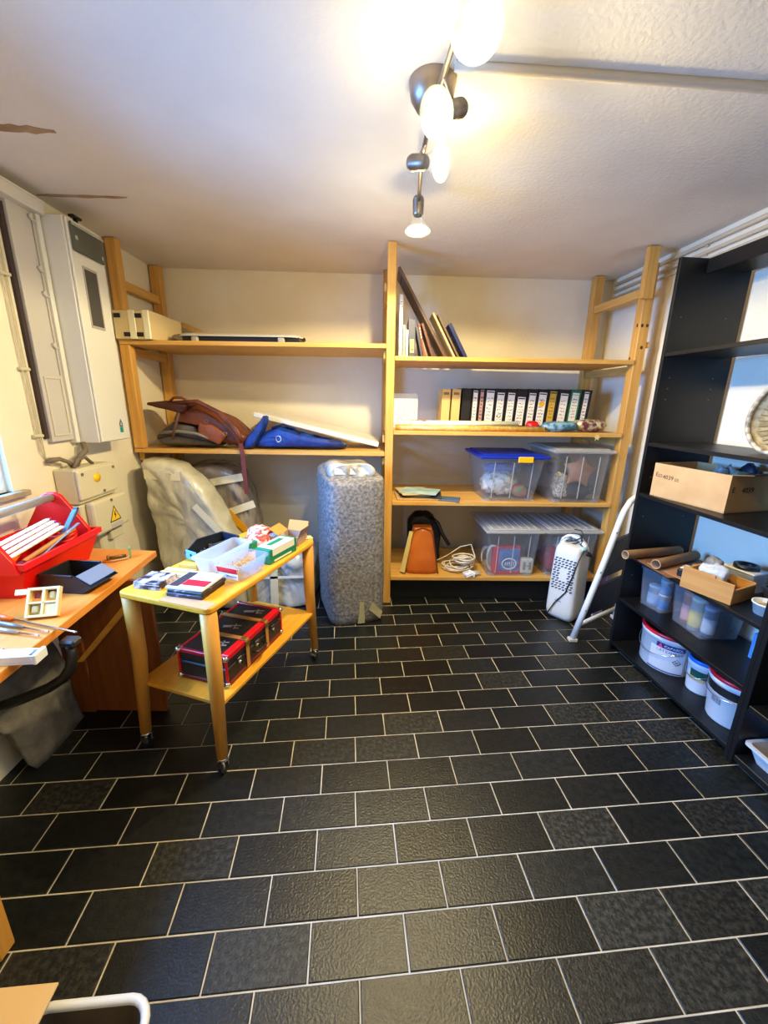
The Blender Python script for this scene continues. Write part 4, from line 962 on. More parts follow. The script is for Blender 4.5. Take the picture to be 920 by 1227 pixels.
mb = MB(); mb.box((0.0, -0.03, 0.047), (0.07, 0.07, 0.006), 0.002); mb.build('white_label', M_WHITEPL, sb)
mb = MB(); mb.box((0.01, 0.05, 0.048), (0.05, 0.03, 0.008), 0.002); mb.build('grey_clip', M_GREYM, sb)
gd = thing('white_carton', 'small white and grey carton behind the black case', 'carton', BW(0.375, 0.28, ZK + .009), BKR + 0.3)
mb = MB(); mb.box((0, 0, 0.03), (0.09, 0.12, 0.06), 0.003); mb.build('carton', mat('offwhite', (200, 202, 206), 0.6), gd)
mb = MB(); mb.box((0, -0.061, 0.03), (0.06, 0.002, 0.03)); mb.build('grey_print', mat('midgrey', (110, 114, 124), 0.6), gd)
cr = thing('wooden_crate', 'small open wooden crate of bags standing over the shelf front', 'crate', (1.672, 1.782, ZK), atan2(0.41, 0.91))
M_CRATE = wood('crate_wood', (214, 158, 84), (190, 130, 62), 'x'); M_CRATEY = wood('crate_wood_y', (206, 150, 80), (180, 122, 58), 'y')
LX, LY, HC = 0.20, 0.235, 0.105
mb = MB(); mb.bx((0.011, 0.011, 0.0), (LX - .011, LY - .011, 0.008)); mb.build('bottom', M_CRATE, cr)
for a, b, nm, m in (((0, 0, 0), (0.010, LY, HC), 'side_board', M_CRATEY), ((LX - .01, 0, 0), (LX, LY, HC * .8), 'side_board', M_CRATEY), ((0.0105, 0, 0), (LX - .0105, 0.010, HC * .72), 'end_board', M_CRATE), ((0.0105, LY - .01, 0), (LX - .0105, LY, HC), 'end_board', M_CRATE)):
    mb = MB(); mb.bx(a, b, 0.0015); mb.build(nm, m, cr)
mb = MB(); mb.bx((0.0, 0.085, HC), (0.0102, LY, HC + .012)); mb.build('raised_edge', M_CRATEY, cr)
def crw(x, y, z): return wm(cr) @ V((x, y, z))
heap('plastic_bag', crw(0.07, 0.13, ZK * 0 + .009), (0.05, 0.075, 0.075), mat('white_bag_film', (226, 230, 234), 0.25, c2=(170, 176, 186), nscale=14, bump=.6, bscale=18), 'white plastic bag bulging out of the wooden crate', 'bag', 9, .28, 10, rz=.4)
heap('grey_pouch', crw(0.14, 0.165, .009), (0.035, 0.05, 0.085), mat('grey_pouch_m', (120, 116, 110), 0.5), 'grey pouch at the wall end of the wooden crate', 'pouch', 12, .2, 10)
cs = thing('clear_case', 'frosted plastic case standing behind the wooden crate', 'case', (1.895, 1.985, ZK), BKR + .2)
mb = MB(); mb.box((0, 0, 0.05), (0.15, 0.11, 0.10), 0.01, seg=2); mb.build('body', clear('frost_case', (206, 210, 216), .55, .25), cs)
mb = MB(); mb.box((0, 0, 0.106), (0.155, 0.115, 0.012), 0.004); mb.build('lid', mat('pale_lid', (206, 208, 212), 0.4), cs)
mb = MB(); mb.lathe([(0.038, 0), (0.055, 0), (0.055, 0.02), (0.038, 0.02), (0.038, 0)], None, 24); o = mb.build('tape_roll', M_BLKPL); o.location = (1.895, 1.985, ZK + .1125); WM[o.name] = Matrix(); tag(o, 'black tape roll lying on the frosted case', 'tape roll')
gt = thing('grey_tray', 'dark grey tray at the wall behind the white tub', 'tray', (1.93, 1.79, ZK), BKR)
mb = MB(); shell(mb, 0.14, 0.10, 0.075, 0.02, r=.012, rim=.006); 
for v in mb.bm.verts: v.co.y -= .05
mb.build('body', mat('dark_grey_plastic', (46, 46, 50)), gt)
tb = thing('round_tub', 'round white plastic tub at the near end of the crate shelf', 'tub', (1.775, 1.705, ZK))
mb = MB(); mb.lathe([(0, 0.002), (0.046, 0.0), (0.056, 0.05), (0.060, 0.05), (0.060, 0.056), (0.053, 0.056), (0.044, 0.006), (0, 0.006)], None, 28); mb.build('body', M_WHITEPL, tb)
heap('wood_filler', (1.775, 1.705, ZK + .0065), (0.043, 0.043, 0.021), mat('filler', (150, 128, 96), 0.8, c2=(200, 190, 170), nscale=30), 'brownish filler inside the round white tub', 'filler', 2, .1)

# clear boxes with paint pots and bottles
def clearbin(label, x0, y0, ang, w, d, h):
    b = thing('storage_box', label, 'box', BW(x0, y0, 0.39), BKR + ang, 'clear boxes of paint on the bookcase')
    mb = MB(); shell(mb, w, d, h, 0.03, r=.015, rim=.006)
    for v in mb.bm.verts: v.co.x += w / 2
    mb.build('body', M_CLEARB, b); return b
M_CLEARB = clear('clear_bin', (206, 214, 226), 0.16, 0.15)
k1 = clearbin('clear box of pale paint pots, left one on the second shelf from below', 0.075, 0.075, radians(8), 0.19, 0.25, 0.25)
k2 = clearbin('clear box of coloured bottles, right one on the second shelf from below', 0.285, 0.125, radians(-4), 0.255, 0.245, 0.245)
def pot(base, x, y, r, h, z, cols, label, group, band=None):
    p = thing('paint_pot', label, 'paint pot', wm(base) @ V((x, y, z)), 0, group)
    mb = MB(); mb.lathe([(0, 0), (r * .96, 0), (r, h * .9), (r * 1.04, h * .9), (r * 1.04, h * .98), (r * .9, h), (0, h)], None, 22); mb.build('pot', mat('pot_%d_%d_%d' % cols, cols, 0.4), p)
    if band: mb = MB(); mb.lathe([(r * .985, h * .12), (r * 1.012, h * .62), (r * .985, h * .62)], None, 22); mb.build('paper_label', mat('potlabel_%d_%d_%d' % band, band, 0.6), p)
    return p
PGp = 'paint pots in the clear boxes'
pot(k1, 0.062, 0.075, 0.038, 0.13, .005, (214, 222, 232), 'pale paint pot at the front left of the paint pot box', PGp, (170, 190, 214))
pot(k1, 0.132, 0.075, 0.033, 0.10, .005, (226, 228, 232), 'white paint pot with blue label at the front right of the paint pot box', PGp, (40, 120, 190))
pot(k1, 0.132, 0.075, 0.034, 0.09, .1075, (200, 210, 222), 'pale pot stacked on the blue labelled pot', PGp, (120, 160, 200))
pot(k1, 0.062, 0.165, 0.036, 0.17, .005, (190, 204, 220), 'tall grey-blue pot at the back left of the paint pot box', PGp)
pot(k1, 0.132, 0.160, 0.036, 0.11, .005, (216, 120, 150), 'pink paint pot at the back right of the paint pot box', PGp)
pot(k2, 0.062, 0.07, 0.034, 0.19, .005, (232, 132, 70), 'orange bottle at the left of the coloured bottle box', PGp, (214, 150, 150))
pot(k2, 0.135, 0.06, 0.034, 0.19, .005, (232, 226, 200), 'cream bottle with yellow label in the middle of the bottle box', PGp, (226, 198, 90))
pot(k2, 0.205, 0.08, 0.032, 0.17, .005, (150, 172, 198), 'grey-blue bottle at the right of the bottle box', PGp, (196, 206, 220))
pot(k2, 0.10, 0.16, 0.036, 0.15, .005, (206, 70, 110), 'magenta pot at the back of the bottle box', PGp)
pot(k2, 0.19, 0.17, 0.036, 0.14, .005, (60, 74, 96), 'dark slate pot at the back right of the bottle box', PGp)
lbx = thing('blue_carton', 'light blue carton at the right end of the second lowest shelf', 'carton', BW(0.74, 0.30, 0.39), BKR)  # added box; its blue stands in for daylight on the wall
mb = MB(); mb.box((0, 0, 0.07), (0.10, 0.12, 0.14), 0.003); mb.build('carton', mat('sky_carton', (90, 150, 214), 0.6), lbx)
mb = MB(); mb.box((0, -0.061, 0.07), (0.06, 0.002, 0.05)); mb.build('pale_print', M_PAPER, lbx)

# buckets on the lowest shelf
M_BUCKET = mat('white_bucket', (226, 230, 234), 0.35)
def bucket(x, y, rb, rt, h, sy, lid_c, label, group='paint buckets on the lowest bookcase shelf'):
    b = thing('paint_bucket', label, 'bucket', BW(x, y, 0.062), BKR, group)
    mb = MB(); mb.lathe([(0, 0), (rb * .97, 0), (rb, 0.006), (rt, h - .045), (rt * 1.035, h - .042), (rt * 1.035, h - .012), (rt, h - .010), (0, h - .010)], None, 36, 0, sy); mb.build('body', M_BUCKET, b)
    mb = MB(); mb.lathe([(rt * 1.05, h - .020), (rt * 1.06, h - .004), (rt * 1.02, h), (rt * .93, h), (rt * .90, h - .008), (0, h - .008)], None, 36, 0, sy); mb.build('lid', lid_c, b)
    return b
def wire(b, rt, h, sy, drop, m=None):
    mb = MB(); N = 22; mb.tube([(rt * 1.05 * cos(a), -sy * rt * 1.06 * sin(a) if 0 < a < pi else 0, h - .05 - drop * sin(a)) for a in [pi * k / N for k in range(N + 1)]], 0.0022, 6); return mb.build('wire_handle', m or M_CHROME, b)
def decal(b, rb, rt, h, sy, a0, a1, z0, z1, m, name, off=0.0012):
    mb = MB()
    def f(u, v):
        a = a0 + (a1 - a0) * u; z = z0 + (z1 - z0) * v; r = rb + (rt - rb) * z / (h - .045) + off; return (r * cos(a), sy * r * sin(a), z)
    mb.surf(f, 12, 4); return mb.build(name, m, b)
M_REDLID = mat('red_lid', (222, 22, 40), 0.35); M_BLUELID2 = mat('blue_bucket_lid', (30, 110, 200), 0.35)
u1 = bucket(0.270, 0.195, 0.152, 0.162, 0.250, 0.88, M_REDLID, 'widest white paint bucket with red lid and printed label')
wire(u1, 0.162, 0.250, 0.88, 0.10)
A = lambda deg: radians(deg)
decal(u1, .152, .162, .250, .88, A(-82), A(-10), .02, .165, mat('bucket_label', (206, 210, 220), 0.5), 'paper_label')
decal(u1, .152, .162, .250, .88, A(-70), A(-14), .165, .196, mat('navy_band', (34, 40, 110), 0.5), 'navy_band', .002)
decal(u1, .152, .162, .250, .88, A(-84), A(-10), .012, .018, mat('navy_band', (34, 40, 110)), 'navy_line', .002)
def on_bucket(rb, rt, h, sy, a, z, off):
    r = rb + (rt - rb) * z / (h - .045) + off; p = V((r * cos(a), sy * r * sin(a), z)); tdir = V((-sin(a), sy * cos(a), 0)).normalized(); return frame(p, tdir, (0, 0, 1))
mb = MB(); mb.prism([(-.013, -.013), (.013, -.013), (0, .013)], 0.0008, on_bucket(.152, .162, .250, .88, A(-62), .1805, .0026)); mb.build('triangle_logo', mat('logo_pink', (214, 60, 110), 0.5), u1)
M_LOGO = mat('logo_white', (214, 220, 236), 0.5)
for i, ch in enumerate('CAPAROL'): lettering(ch, 0.022, on_bucket(.152, .162, .250, .88, A(-52 + i * 5.4), .179, .0026), M_LOGO, u1)
for i, ch in enumerate('LATEXMATT'): lettering(ch, 0.024, on_bucket(.152, .162, .250, .88, A(-67 + i * 6.0), .148, .0018), mat('logo_purple', (166, 70, 130), 0.5) if i < 4 else mat('logo_blue', (60, 90, 160), 0.5), u1)
mb = MB()
Mh = on_bucket(.152, .162, .250, .88, A(-26), .095, .0018)
for a, b in (((0, .02), (.02, 0)), ((.02, 0), (0, -.02)), ((0, -.02), (-.02, 0)), ((-.02, 0), (0, .02)), ((-.007, -.007), (.007, .007)), ((-.007, .007), (.007, -.007))): mb.tube([Mh @ V((a[0], a[1], 0)), Mh @ V((b[0], b[1], 0))], 0.0014, 5)
mb.build('hazard_mark', M_INK, u1)
u2 = bucket(0.520, 0.205, 0.068, 0.078, 0.205, 1.0, M_BLUELID2, 'smallest white paint bucket with blue lid between the two red-lidded ones')
decal(u2, .068, .078, .205, 1, A(-95), A(-30), .10, .145, mat('dark_green_print', (10, 74, 66), 0.5), 'green_print'); decal(u2, .068, .078, .205, 1, A(-98), A(-35), .078, .10, mat('tan_print', (204, 178, 130), 0.5), 'tan_print')
wire(u2, .078, .205, 1, .06)
u3 = bucket(0.742, 0.185, 0.110, 0.128, 0.262, 1.0, M_REDLID, 'tall white paint bucket with red lid, black band and barcode')
decal(u3, .110, .128, .262, 1, A(-178), A(-2), .165, .212, M_BLKPL, 'black_band'); wire(u3, .128, .262, 1, .06)
mb = MB()
for k, w in enumerate((2, 1, 3, 1, 2, 1, 1, 3, 2, 1, 2, 3)):
    M = on_bucket(.110, .128, .262, 1, A(-100 + k * 2.0), .125, .001); mb.quad(*[M @ V(p) for p in ((-.0006 * w, -.016, 0), (.0006 * w, -.016, 0), (.0006 * w, .016, 0), (-.0006 * w, .016, 0))], th=.0003)
mb.build('barcode', mat('grey_ink', (120, 130, 150), 0.6), u3)
decal(u3, .110, .128, .262, 1, A(-176), A(-150), .04, .10, mat('pink_print', (206, 50, 110), 0.5), 'pink_print')
tr = thing('grey_tray', 'pale grey plastic tray with red contents on the lowest board at the right frame edge', 'tray', BW(0.965, 0.03, 0.056), BKR)
mb = MB(); shell(mb, 0.42, 0.26, 0.085, 0.05, rim=.012, r=.02)
for v in mb.bm.verts: v.co.x += .21
mb.build('body', mat('pale_grey_plastic', (206, 210, 214), 0.4), tr)
o = heap('red_rag', wm(tr) @ V((0.17, 0.13, 0.0045)), (0.10, 0.07, 0.032), mat('red_rag_m', (196, 20, 40), 0.6), 'red rag in the pale grey tray', 'rag', 2, .25)
heap('brown_debris', wm(tr) @ V((0.06, 0.16, 0.0045)), (0.028, 0.06, 0.032), mat('debris', (90, 70, 60), 0.9), 'brown debris at the left end of the pale grey tray', 'debris', 5, .25)

# ================================================================ step ladder
ld = thing('step_ladder', 'folded white step ladder with navy treads between the shelving and the bookcase', 'ladder', (1.60, 2.70, 0))
mb = MB()
def flat_tube(mb, pts, w, t):
    """flat oval rail: three tubes side by side"""
    mb.tube(pts, [t] * len(pts), 10)
railpts = [(1.352, 2.563, 0.02), (1.43, 2.58, 0.30), (1.51, 2.60, 0.60), (1.575, 2.62, 0.86), (1.602, 2.632, 0.94), (1.645, 2.655, 1.00), (1.70, 2.69, 1.025), (1.76, 2.735, 1.01), (1.805, 2.775, 0.95), (1.83, 2.81, 0.85), (1.835, 2.85, 0.45), (1.83, 2.885, 0.02)]
mb.tube(railpts, 0.021, 12); mb.build('rail', M_WPAINT, ld, True)
for p in (railpts[0], railpts[-1]): mb = MB(); mb.box((p[0], p[1], 0.013), (0.06, 0.045, 0.026), 0.005); mb.build('rubber_foot', mat('ivory_foot', (214, 208, 190), 0.6), ld, True)
M_NAVY = mat('navy_tread', (10, 18, 46), 0.55, bump=.2, bscale=120)
for z0, z1 in ((0.47, 0.74), (0.19, 0.41)):
    def rail_x(z): return 1.352 + (z / 0.86) * 0.223, 2.563 + (z / 0.86) * 0.057
    mb = MB(); a, b = rail_x(z0), rail_x(z1)
    mb.quad((a[0] + .02, a[1] + .02, z0), (1.82, 2.845, z0), (1.82, 2.835, z1), (b[0] + .02, b[1] + .02, z1), th=0.022); mb.build('tread', M_NAVY, ld, True)
mb = MB(); mb.tube([(1.385, 2.59, 0.105), (1.60, 2.73, 0.105), (1.825, 2.87, 0.105)], 0.014, 10); mb.build('cross_bar', M_WPAINT, ld, True)
mb = MB()
for z in (0.24, 0.52, 0.80): x, y = rail_x(z); mb.ball((x - .004, y - .021, z), (0.006, 0.004, 0.006))
mb.build('rivet', M_GREYM, ld, True)
pp = thing('paper_pad', 'white and purple papers stuck behind the ladder against the wall', 'papers', (1.70, 2.92, 0.001), radians(38))
mb = MB(); mb.box((0, 0, 0.225), (0.16, 0.012, 0.45), 0.002); mb.build('pad', mat('white_purple', (226, 222, 230), 0.7, c2=(150, 110, 170), nscale=7), pp)
mb = MB(); mb.box((0.0, -0.007, 0.30), (0.10, 0.002, 0.06)); mb.build('print', mat('purple_print', (120, 90, 150), 0.7), pp)

# ================================================================ air purifier
ap = thing('air_purifier', 'white air purifier with handle, grille and black cord in front of the shelving', 'air purifier', (1.425, 2.765, 0), radians(40))
mb = MB(); WX, WY, HA = 0.225, 0.225, 0.57
def apb(u, v):
    a = 2 * pi * u; z = 0.012 + HA * min(1, v / .88)
    def e(q): return math.copysign(abs(q) ** 0.42, q)
    k = 1 - .12 * (z / HA) ** 2; b = 1 - .12 * max(0, 1 - v / .10) ** 2
    t_ = max(0, (v - .80) / .20); k *= 1 - .75 * t_ ** 2.2
    return (WX / 2 + WX / 2 * e(cos(a)) * k * b, WY / 2 + WY / 2 * e(sin(a)) * k * b, z + .02 * sin(min(1, t_) * pi / 2))
mb.surf(apb, 40, 30, closeu=True); vs = mb.bm.verts[:]; mb.bm.faces.new(vs[:40][::-1]); mb.bm.faces.new(vs[-40:]); mb.build('body', M_WPAINT, ap)
mb = MB()                                                            # slots of the grille on the left face
rows_ = 13
for r in range(rows_):
    for c in range(6):
        if 4 <= r <= 8 and 2 <= c <= 3: continue
        z = 0.26 + r * 0.020; y = 0.035 + c * 0.028 + (0.007 if r % 2 else 0); k = 1 - .12 * (z / HA) ** 2
        mb.box((WX / 2 - WX / 2 * k - .0006, y, z), (0.003, 0.019, 0.009), 0, R3(rx=-0.35))
mb.build('grille', mat('grille_slot', (46, 46, 48), 0.6), ap)
mb = MB(); mb.box((WX / 2 - WX / 2 * .99, 0.12, 0.16), (0.004, 0.05, 0.006)); mb.box((WX / 2 - WX / 2 * .99, 0.12, 0.175), (0.004, 0.03, 0.005)); mb.build('marking', mat('grey_ink', (120, 130, 150)), ap)
mb = MB(); mb.tube([(0.10, 0.20, 0.555), (0.105, 0.185, 0.625), (0.112, 0.14, 0.668), (0.12, 0.08, 0.660), (0.125, 0.035, 0.61), (0.125, 0.02, 0.545)], [.02, .02, .019, .019, .02, .022], 10); mb.build('handle', M_WPAINT, ap)
M_CORD = mat('black_cord', (20, 20, 22), 0.5)
mb = MB()
pts = [(-0.012, 0.19, 0.02), (-0.008, 0.14, 0.14), (-0.004, 0.07, 0.25), (0.006, 0.035, 0.40), (0.03, 0.02, 0.52), (0.07, 0.01, 0.585), (0.10, 0.03, 0.60)]
for k in range(22):
    a = 2 * pi * k / 9; pts.append((0.10 + .012 * sin(k), 0.12 + 0.075 * cos(a + 2.6), 0.615 + 0.045 * sin(a) + 0.003 * k))
mb.tube(pts, 0.0042, 6); mb.build('cord', M_CORD, ap)
mb = MB(); mb.cyl((0.115, 0.0, 0.555), (0.15, -0.015, 0.535), 0.018, 0.014, 12); mb.cyl((0.15, -0.015, 0.535), (0.17, -0.02, 0.53), 0.003); mb.build('plug', M_CORD, ap)
mb = MB(); mb.cyl((0.07, 0.03, 0.595), (0.11, 0.012, 0.585), 0.017, n=14); mb.build('blue_knob', mat('pale_blue_knob', (170, 206, 214), 0.3), ap)

# ================================================================ ceiling spotlight
M_BULB = mat('lit_lens', (255, 244, 220), 0.3, emit=((1.0, 0.88, 0.66, 1), 4.0))
M_REFL = clear('reflector_glass', (230, 236, 226), 0.07, 0.1)
lamp = thing('ceiling_spotlight', 'ceiling rail with four lit adjustable spotlight heads and a dark round base', 'lamp', (0.135, 1.68, ZC - 0.001))
LT = thing
mb = MB(); mb.lathe([(0.078, 0), (0.078, -0.012), (0.072, -0.045), (0.052, -0.075), (0.02, -0.088), (0, -0.09)], Matrix.Translation((0.14, 1.68, ZC - .001)), 32); mb.build('base', M_SATIN, lamp, True)
mb = MB(); mb.tube([(0.215, 1.15, 2.585), (0.17, 1.42, 2.575), (0.140, 1.68, 2.570), (0.130, 1.98, 2.570), (0.147, 2.33, 2.570)], 0.009, 10); mb.build('rail', M_SATIN, lamp, True)
def spot(joint, lens, nrm, r=0.062, power=1.0, spill=1.0):
    """adjustable head: joint on the rail, socket cylinder, flared reflector, round glass lens facing nrm"""
    nrm = V(nrm).normalized(); lens = V(lens); Q = frame(lens, nrm.orthogonal(), nrm.cross(nrm.orthogonal()))
    if (Q.to_3x3() @ V((0, 0, 1))).dot(nrm) < 0: Q = Q @ R3(rx=pi)
    mb = MB(); mb.lathe([(0, -0.150), (0.022, -0.149), (0.026, -0.140), (0.026, -0.075), (0.022, -0.068)], Q, 20)
    for k in range(5): mb.lathe([(0.0265, -.136 + .008 * k), (0.028, -.134 + .008 * k), (0.0265, -.132 + .008 * k)], Q, 20)
    s = mb.build('spot_head', M_SATIN, lamp, True)
    mb = MB(); mb.lathe([(0.022, -0.070), (0.030, -0.048), (r * .78, -0.016), (r * .93, -0.004)], Q, 28); mb.build('reflector', M_REFL, s, True)
    mb = MB(); mb.lathe([(r * .62, 0.0), (r * .94, -.003), (r, 0.0), (r, 0.004), (r * .62, 0.006)], Q, 32); mb.build('glass_rim', clear('lens_rim_glass', (190, 226, 210), .14, .1), s, True)
    mb = MB(); mb.lathe([(0, 0.007), (r * .4, 0.006), (r * .63, 0.002), (r * .6, -0.004), (0, -0.004)], Q, 28); mb.build('lens', M_BULB, s, True)
    back = Q @ V((0, 0, -0.11)); mb = MB(); mb.tube([joint, V(joint).lerp(back, .5), back], 0.006, 8); mb.build('arm', M_SATIN, s, True)
    for kind, e in (('SPOT', LAMP_POWER * power), ('POINT', LAMP_SPILL * spill)):
        d = bpy.data.lights.new('spot_light', kind); d.energy = e; d.color = LAMP_COL; d.shadow_soft_size = 0.03
        if kind == 'SPOT': d.spot_size = radians(175); d.spot_blend = 0.15
        l = bpy.data.objects.new('spot_light', d); COL.objects.link(l); l.location = lens + nrm * 0.03
        l.rotation_euler = (nrm * 0.5 + V((0, 0, -1))).to_track_quat('-Z', 'Y').to_euler()
spot((0.205, 1.20, 2.58), (0.205, 1.25, 2.500), (0.10, -0.85, -0.50), 0.066, spill=0.45)
spot((0.155, 1.52, 2.572), (0.143, 1.535, 2.485), (-0.62, -0.62, -0.45))
spot((0.134, 1.86, 2.570), (0.196, 1.835, 2.503), (0.78, -0.58, -0.24))
spot((0.146, 2.31, 2.568), (0.145, 2.315, 2.440), (0.0, -0.05, -1.0), power=3.0, spill=3.4)

# ================================================================ electric cabinets on the left wall
WLR = atan2(LWD.y, LWD.x)                                            # local x runs along the wall, local -y out of it
ec = thing('electric_cabinet', 'tall white electric cabinet with smoked window hung on the left wall', 'cabinet', lw(2.495, 0.001, 1.355), WLR)
M_CAB = mat('cabinet_white', (224, 223, 216), 0.45)
M_CABG = mat('cabinet_grey', (196, 192, 188), 0.5)
mb = MB(); mb.bx((0, -0.150, 0), (0.30, 0, 1.205), 0.004); mb.build('body', M_CAB, ec)
mb = MB(); mb.bx((0.004, -0.166, 0.004), (0.296, -0.1505, 1.20), 0.004); door = mb.build('door', M_CAB, ec)
mb = MB(); mb.bx((0.075, -0.168, 0.66), (0.205, -0.1655, 0.985), 0.002); mb.build('window_frame', mat('grey_plastic', (170, 168, 164)), door)
mb = MB(); mb.bx((0.088, -0.170, 0.675), (0.192, -0.1685, 0.97)); mb.build('smoked_pane', mat('smoked_pane_m', (74, 72, 72), 0.25), door)
mb = MB(); mb.bx((0.012, -0.182, 1.04), (0.285, -0.1665, 1.185), 0.008); mb.build('meter_cover', clear('smoky_cover', (128, 132, 122), .7, .1), door)
mb = MB(); mb.bx((0.03, -0.186, 1.10), (0.05, -0.1825, 1.12), 0.002); mb.bx((0.25, -0.186, 1.06), (0.265, -0.1825, 1.08), 0.002); mb.bx((0.012, -0.188, 1.165), (0.285, -0.1825, 1.178), 0.002); mb.build('cover_clip', mat('clip_grey', (180, 182, 172), 0.4), door)
mb = MB(); mb.cyl((0.19, -0.10, 1.205), (0.19, -0.10, 1.255), 0.012); mb.box((0.19, -0.10, 1.258), (0.075, 0.035, 0.014), 0.004); mb.build('black_knob', M_BLKPL, ec)
mb = MB(); MS = frame((0.215, -0.1668, 0.085), (1, 0, 0), (0, 0, 1))
mb.prism([(-.017, 0), (.017, 0), (.017, .02), (0, .05), (-.017, .02)], 0.0006, MS); mb.build('navy_emblem', mat('emblem_navy', (24, 30, 62), 0.5), door)
mb = MB(); mb.prism([(-.009, .006), (.009, .006), (.011, .016), (0, .036), (-.011, .016)], 0.0008, MS); mb.build('emblem_drop', mat('emblem_grey', (168, 176, 206), 0.5), door)
mb = MB(); mb.prism([(-.017, -.036), (.017, -.036), (.017, -.002), (-.017, -.002)], 0.0006, MS); mb.build('teal_emblem', mat('emblem_teal', (22, 150, 138), 0.5), door)
sc = thing('wall_duct', 'shallow grey metal duct with latch knobs beside the white electric cabinet', 'duct', lw(2.285, 0.001, 1.38), WLR)
mb = MB(); mb.bx((0, -0.030, 0), (0.17, 0, 1.18), 0.002); mb.build('body', M_CABG, sc)
mb = MB(); mb.bx((0.172, -0.042, -0.02), (0.203, 0, 1.20), 0.002); mb.build('white_rail', M_CAB, sc)
mb = MB(); mb.bx((0.145, -0.036, 0.36), (0.152, -0.0305, 1.16), 0.001); mb.build('seam_bar', mat('seam_grey', (172, 166, 162), 0.5), sc)
mb = MB()
for z in (0.52, 0.78, 0.90, 1.14): mb.cyl((0.135, -0.0305, z), (0.135, -0.046, z), 0.011, n=12); mb.box((0.148, -0.038, z - .012), (0.03, 0.012, 0.010), 0.002)
mb.build('latch', M_CABG, sc)
mb = MB()
for a in ((0.02, 0.03, 0.03, 0.35), (0.14, 0.03, 0.15, 0.35), (0.03, 0.03, 0.14, 0.04), (0.03, 0.34, 0.14, 0.35)): mb.bx((a[0], -0.0365, a[1]), (a[2], -0.0305, a[3]), 0.001)
mb.build('panel_frame', mat('panel_edge', (206, 200, 184), 0.5), sc)
mb = MB(); mb.bx((-0.026, -0.016, 0.02), (-0.001, -0.0, 1.15)); mb.build('dark_gap', mat('dark_gap_m', (58, 44, 44), 0.8), sc)  # dark strip standing in for the shade beside the duct
td = thing('cable_trunking', 'white cable trunking running along the top of the left wall to the cabinets', 'trunking', lw(1.0, 0.001, 2.545), WLR)
mb = MB(); mb.bx((0, -0.075, 0), (1.48, 0, 0.062), 0.004); mb.build('trunking', mat('trunk_white', (216, 212, 204), 0.5), td)
mb = MB(); mb.bx((0.0, -0.08, 0.056), (1.48, -0.0752, 0.064), 0.001); mb.build('cover_lip', M_CAB, td)
# thin conduits with saddles
for i, (dy, z0) in enumerate(((0, 1.30), (0.026, 1.26))):
    mb = MB(); pts = [lw(2.20 + dy, .012, 2.50), lw(2.20 + dy, .012, 1.9), lw(2.21 + dy, .012, z0 + .04), lw(2.235 + dy, .012, z0), lw(2.31 + dy, .014, z0 - .01)]
    mb.tube(pts, 0.0036, 8)
    c = rebase(mb.build('wall_conduit', mat('conduit_cream', (206, 198, 168), 0.5))); tag(c, ['outer thin conduit dropping down the left wall beside the grey duct', 'inner thin conduit dropping down the left wall beside the grey duct'][i], 'conduit', 'thin conduits on the left wall')
    mb = MB()
    if i == 0:
        for z in (2.2, 1.76, 1.42): mb.box(lw(2.211, .012, z), (0.028, 0.06, 0.016), 0.004)
        mb.build('saddle', mat('conduit_cream', (206, 198, 168)), c, True)
mt = thing('meter_box', 'beige two-part fuse box with yellow warning signs below the electric cabinet', 'fuse box', lw(2.275, 0.001, 0.62), WLR)
M_BEIGE = mat('beige_plastic', (214, 206, 176), 0.5)
mb = MB(); mb.bx((0, -0.12, 0.40), (0.345, 0, 0.605), 0.008); mb.build('upper_box', M_BEIGE, mt)
mb = MB(); mb.bx((-.004, -0.140, 0.425), (0.350, -0.1205, 0.600), 0.010, seg=2); up = mb.build('upper_cover', M_BEIGE, mt)
mb = MB(); mb.bx((0.0, -0.12, 0.19), (0.345, 0, 0.395), 0.008); mb.build('lower_box', M_BEIGE, mt)
mb = MB(); mb.bx((0.03, -0.172, 0.195), (0.365, -0.1205, 0.405), 0.016, seg=2); lo_ = mb.build('lower_cover', M_BEIGE, mt)
mb = MB(); mb.bx((0.14, -0.11, 0.02), (0.27, -0.0, 0.185), 0.01); mb.bx((0.20, -0.14, 0.12), (0.33, -0.10, 0.18), 0.006); mb.build('cable_entry', M_BEIGE, mt)
mb = MB()
for x, z in ((0.03, 0.575), (0.32, 0.575), (0.20, 0.445)): mb.cyl((x, -0.1405, z), (x, -0.146, z), 0.009, n=10)
mb.build('screw_cap', mat('screw_grey', (120, 112, 98), 0.5), up)
mb = MB(); mb.cyl((0.20, -0.1725, 0.385), (0.20, -0.178, 0.385), 0.009, n=10); mb.build('screw_cap', mat('screw_grey', (120, 112, 98)), lo_)
mb = MB(); mb.lathe([(0, 0), (0.034, 0), (0.034, 0.0012), (0, 0.0012)], frame((0.155, -0.1404, 0.535), (1, 0, 0), (0, 0, 1)), 24, 0, 0.8); mb.build('yellow_sticker', mat('sticker_yellow', (250, 206, 20), 0.5), up)
MT = frame((0.215, -0.1722, 0.29), (1, 0, 0), (0, 0, 1))
mb = MB(); mb.prism([(-.058, -.045), (.058, -.045), (0, .056)], 0.0008, MT); mb.build('sign_border', M_INK, lo_)
mb = MB(); mb.prism([(-.047, -.038), (.047, -.038), (0, .043)], 0.0014, MT); mb.build('warning_sign', mat('sticker_yellow', (250, 206, 20)), lo_)
mb = MB(); mb.prism([(.004, .022), (-.013, -.006), (-.001, -.004), (-.005, -.030), (.013, -.001), (.002, -.002), (.010, .022)], 0.0019, MT); mb.build('lightning_bolt', M_INK, lo_)
mb = MB(); mb.bx((0.165, -0.1735, 0.205), (0.285, -0.1722, 0.232)); q = mb.build('label_strip', mat('grey_label', (190, 186, 184), 0.5), lo_)
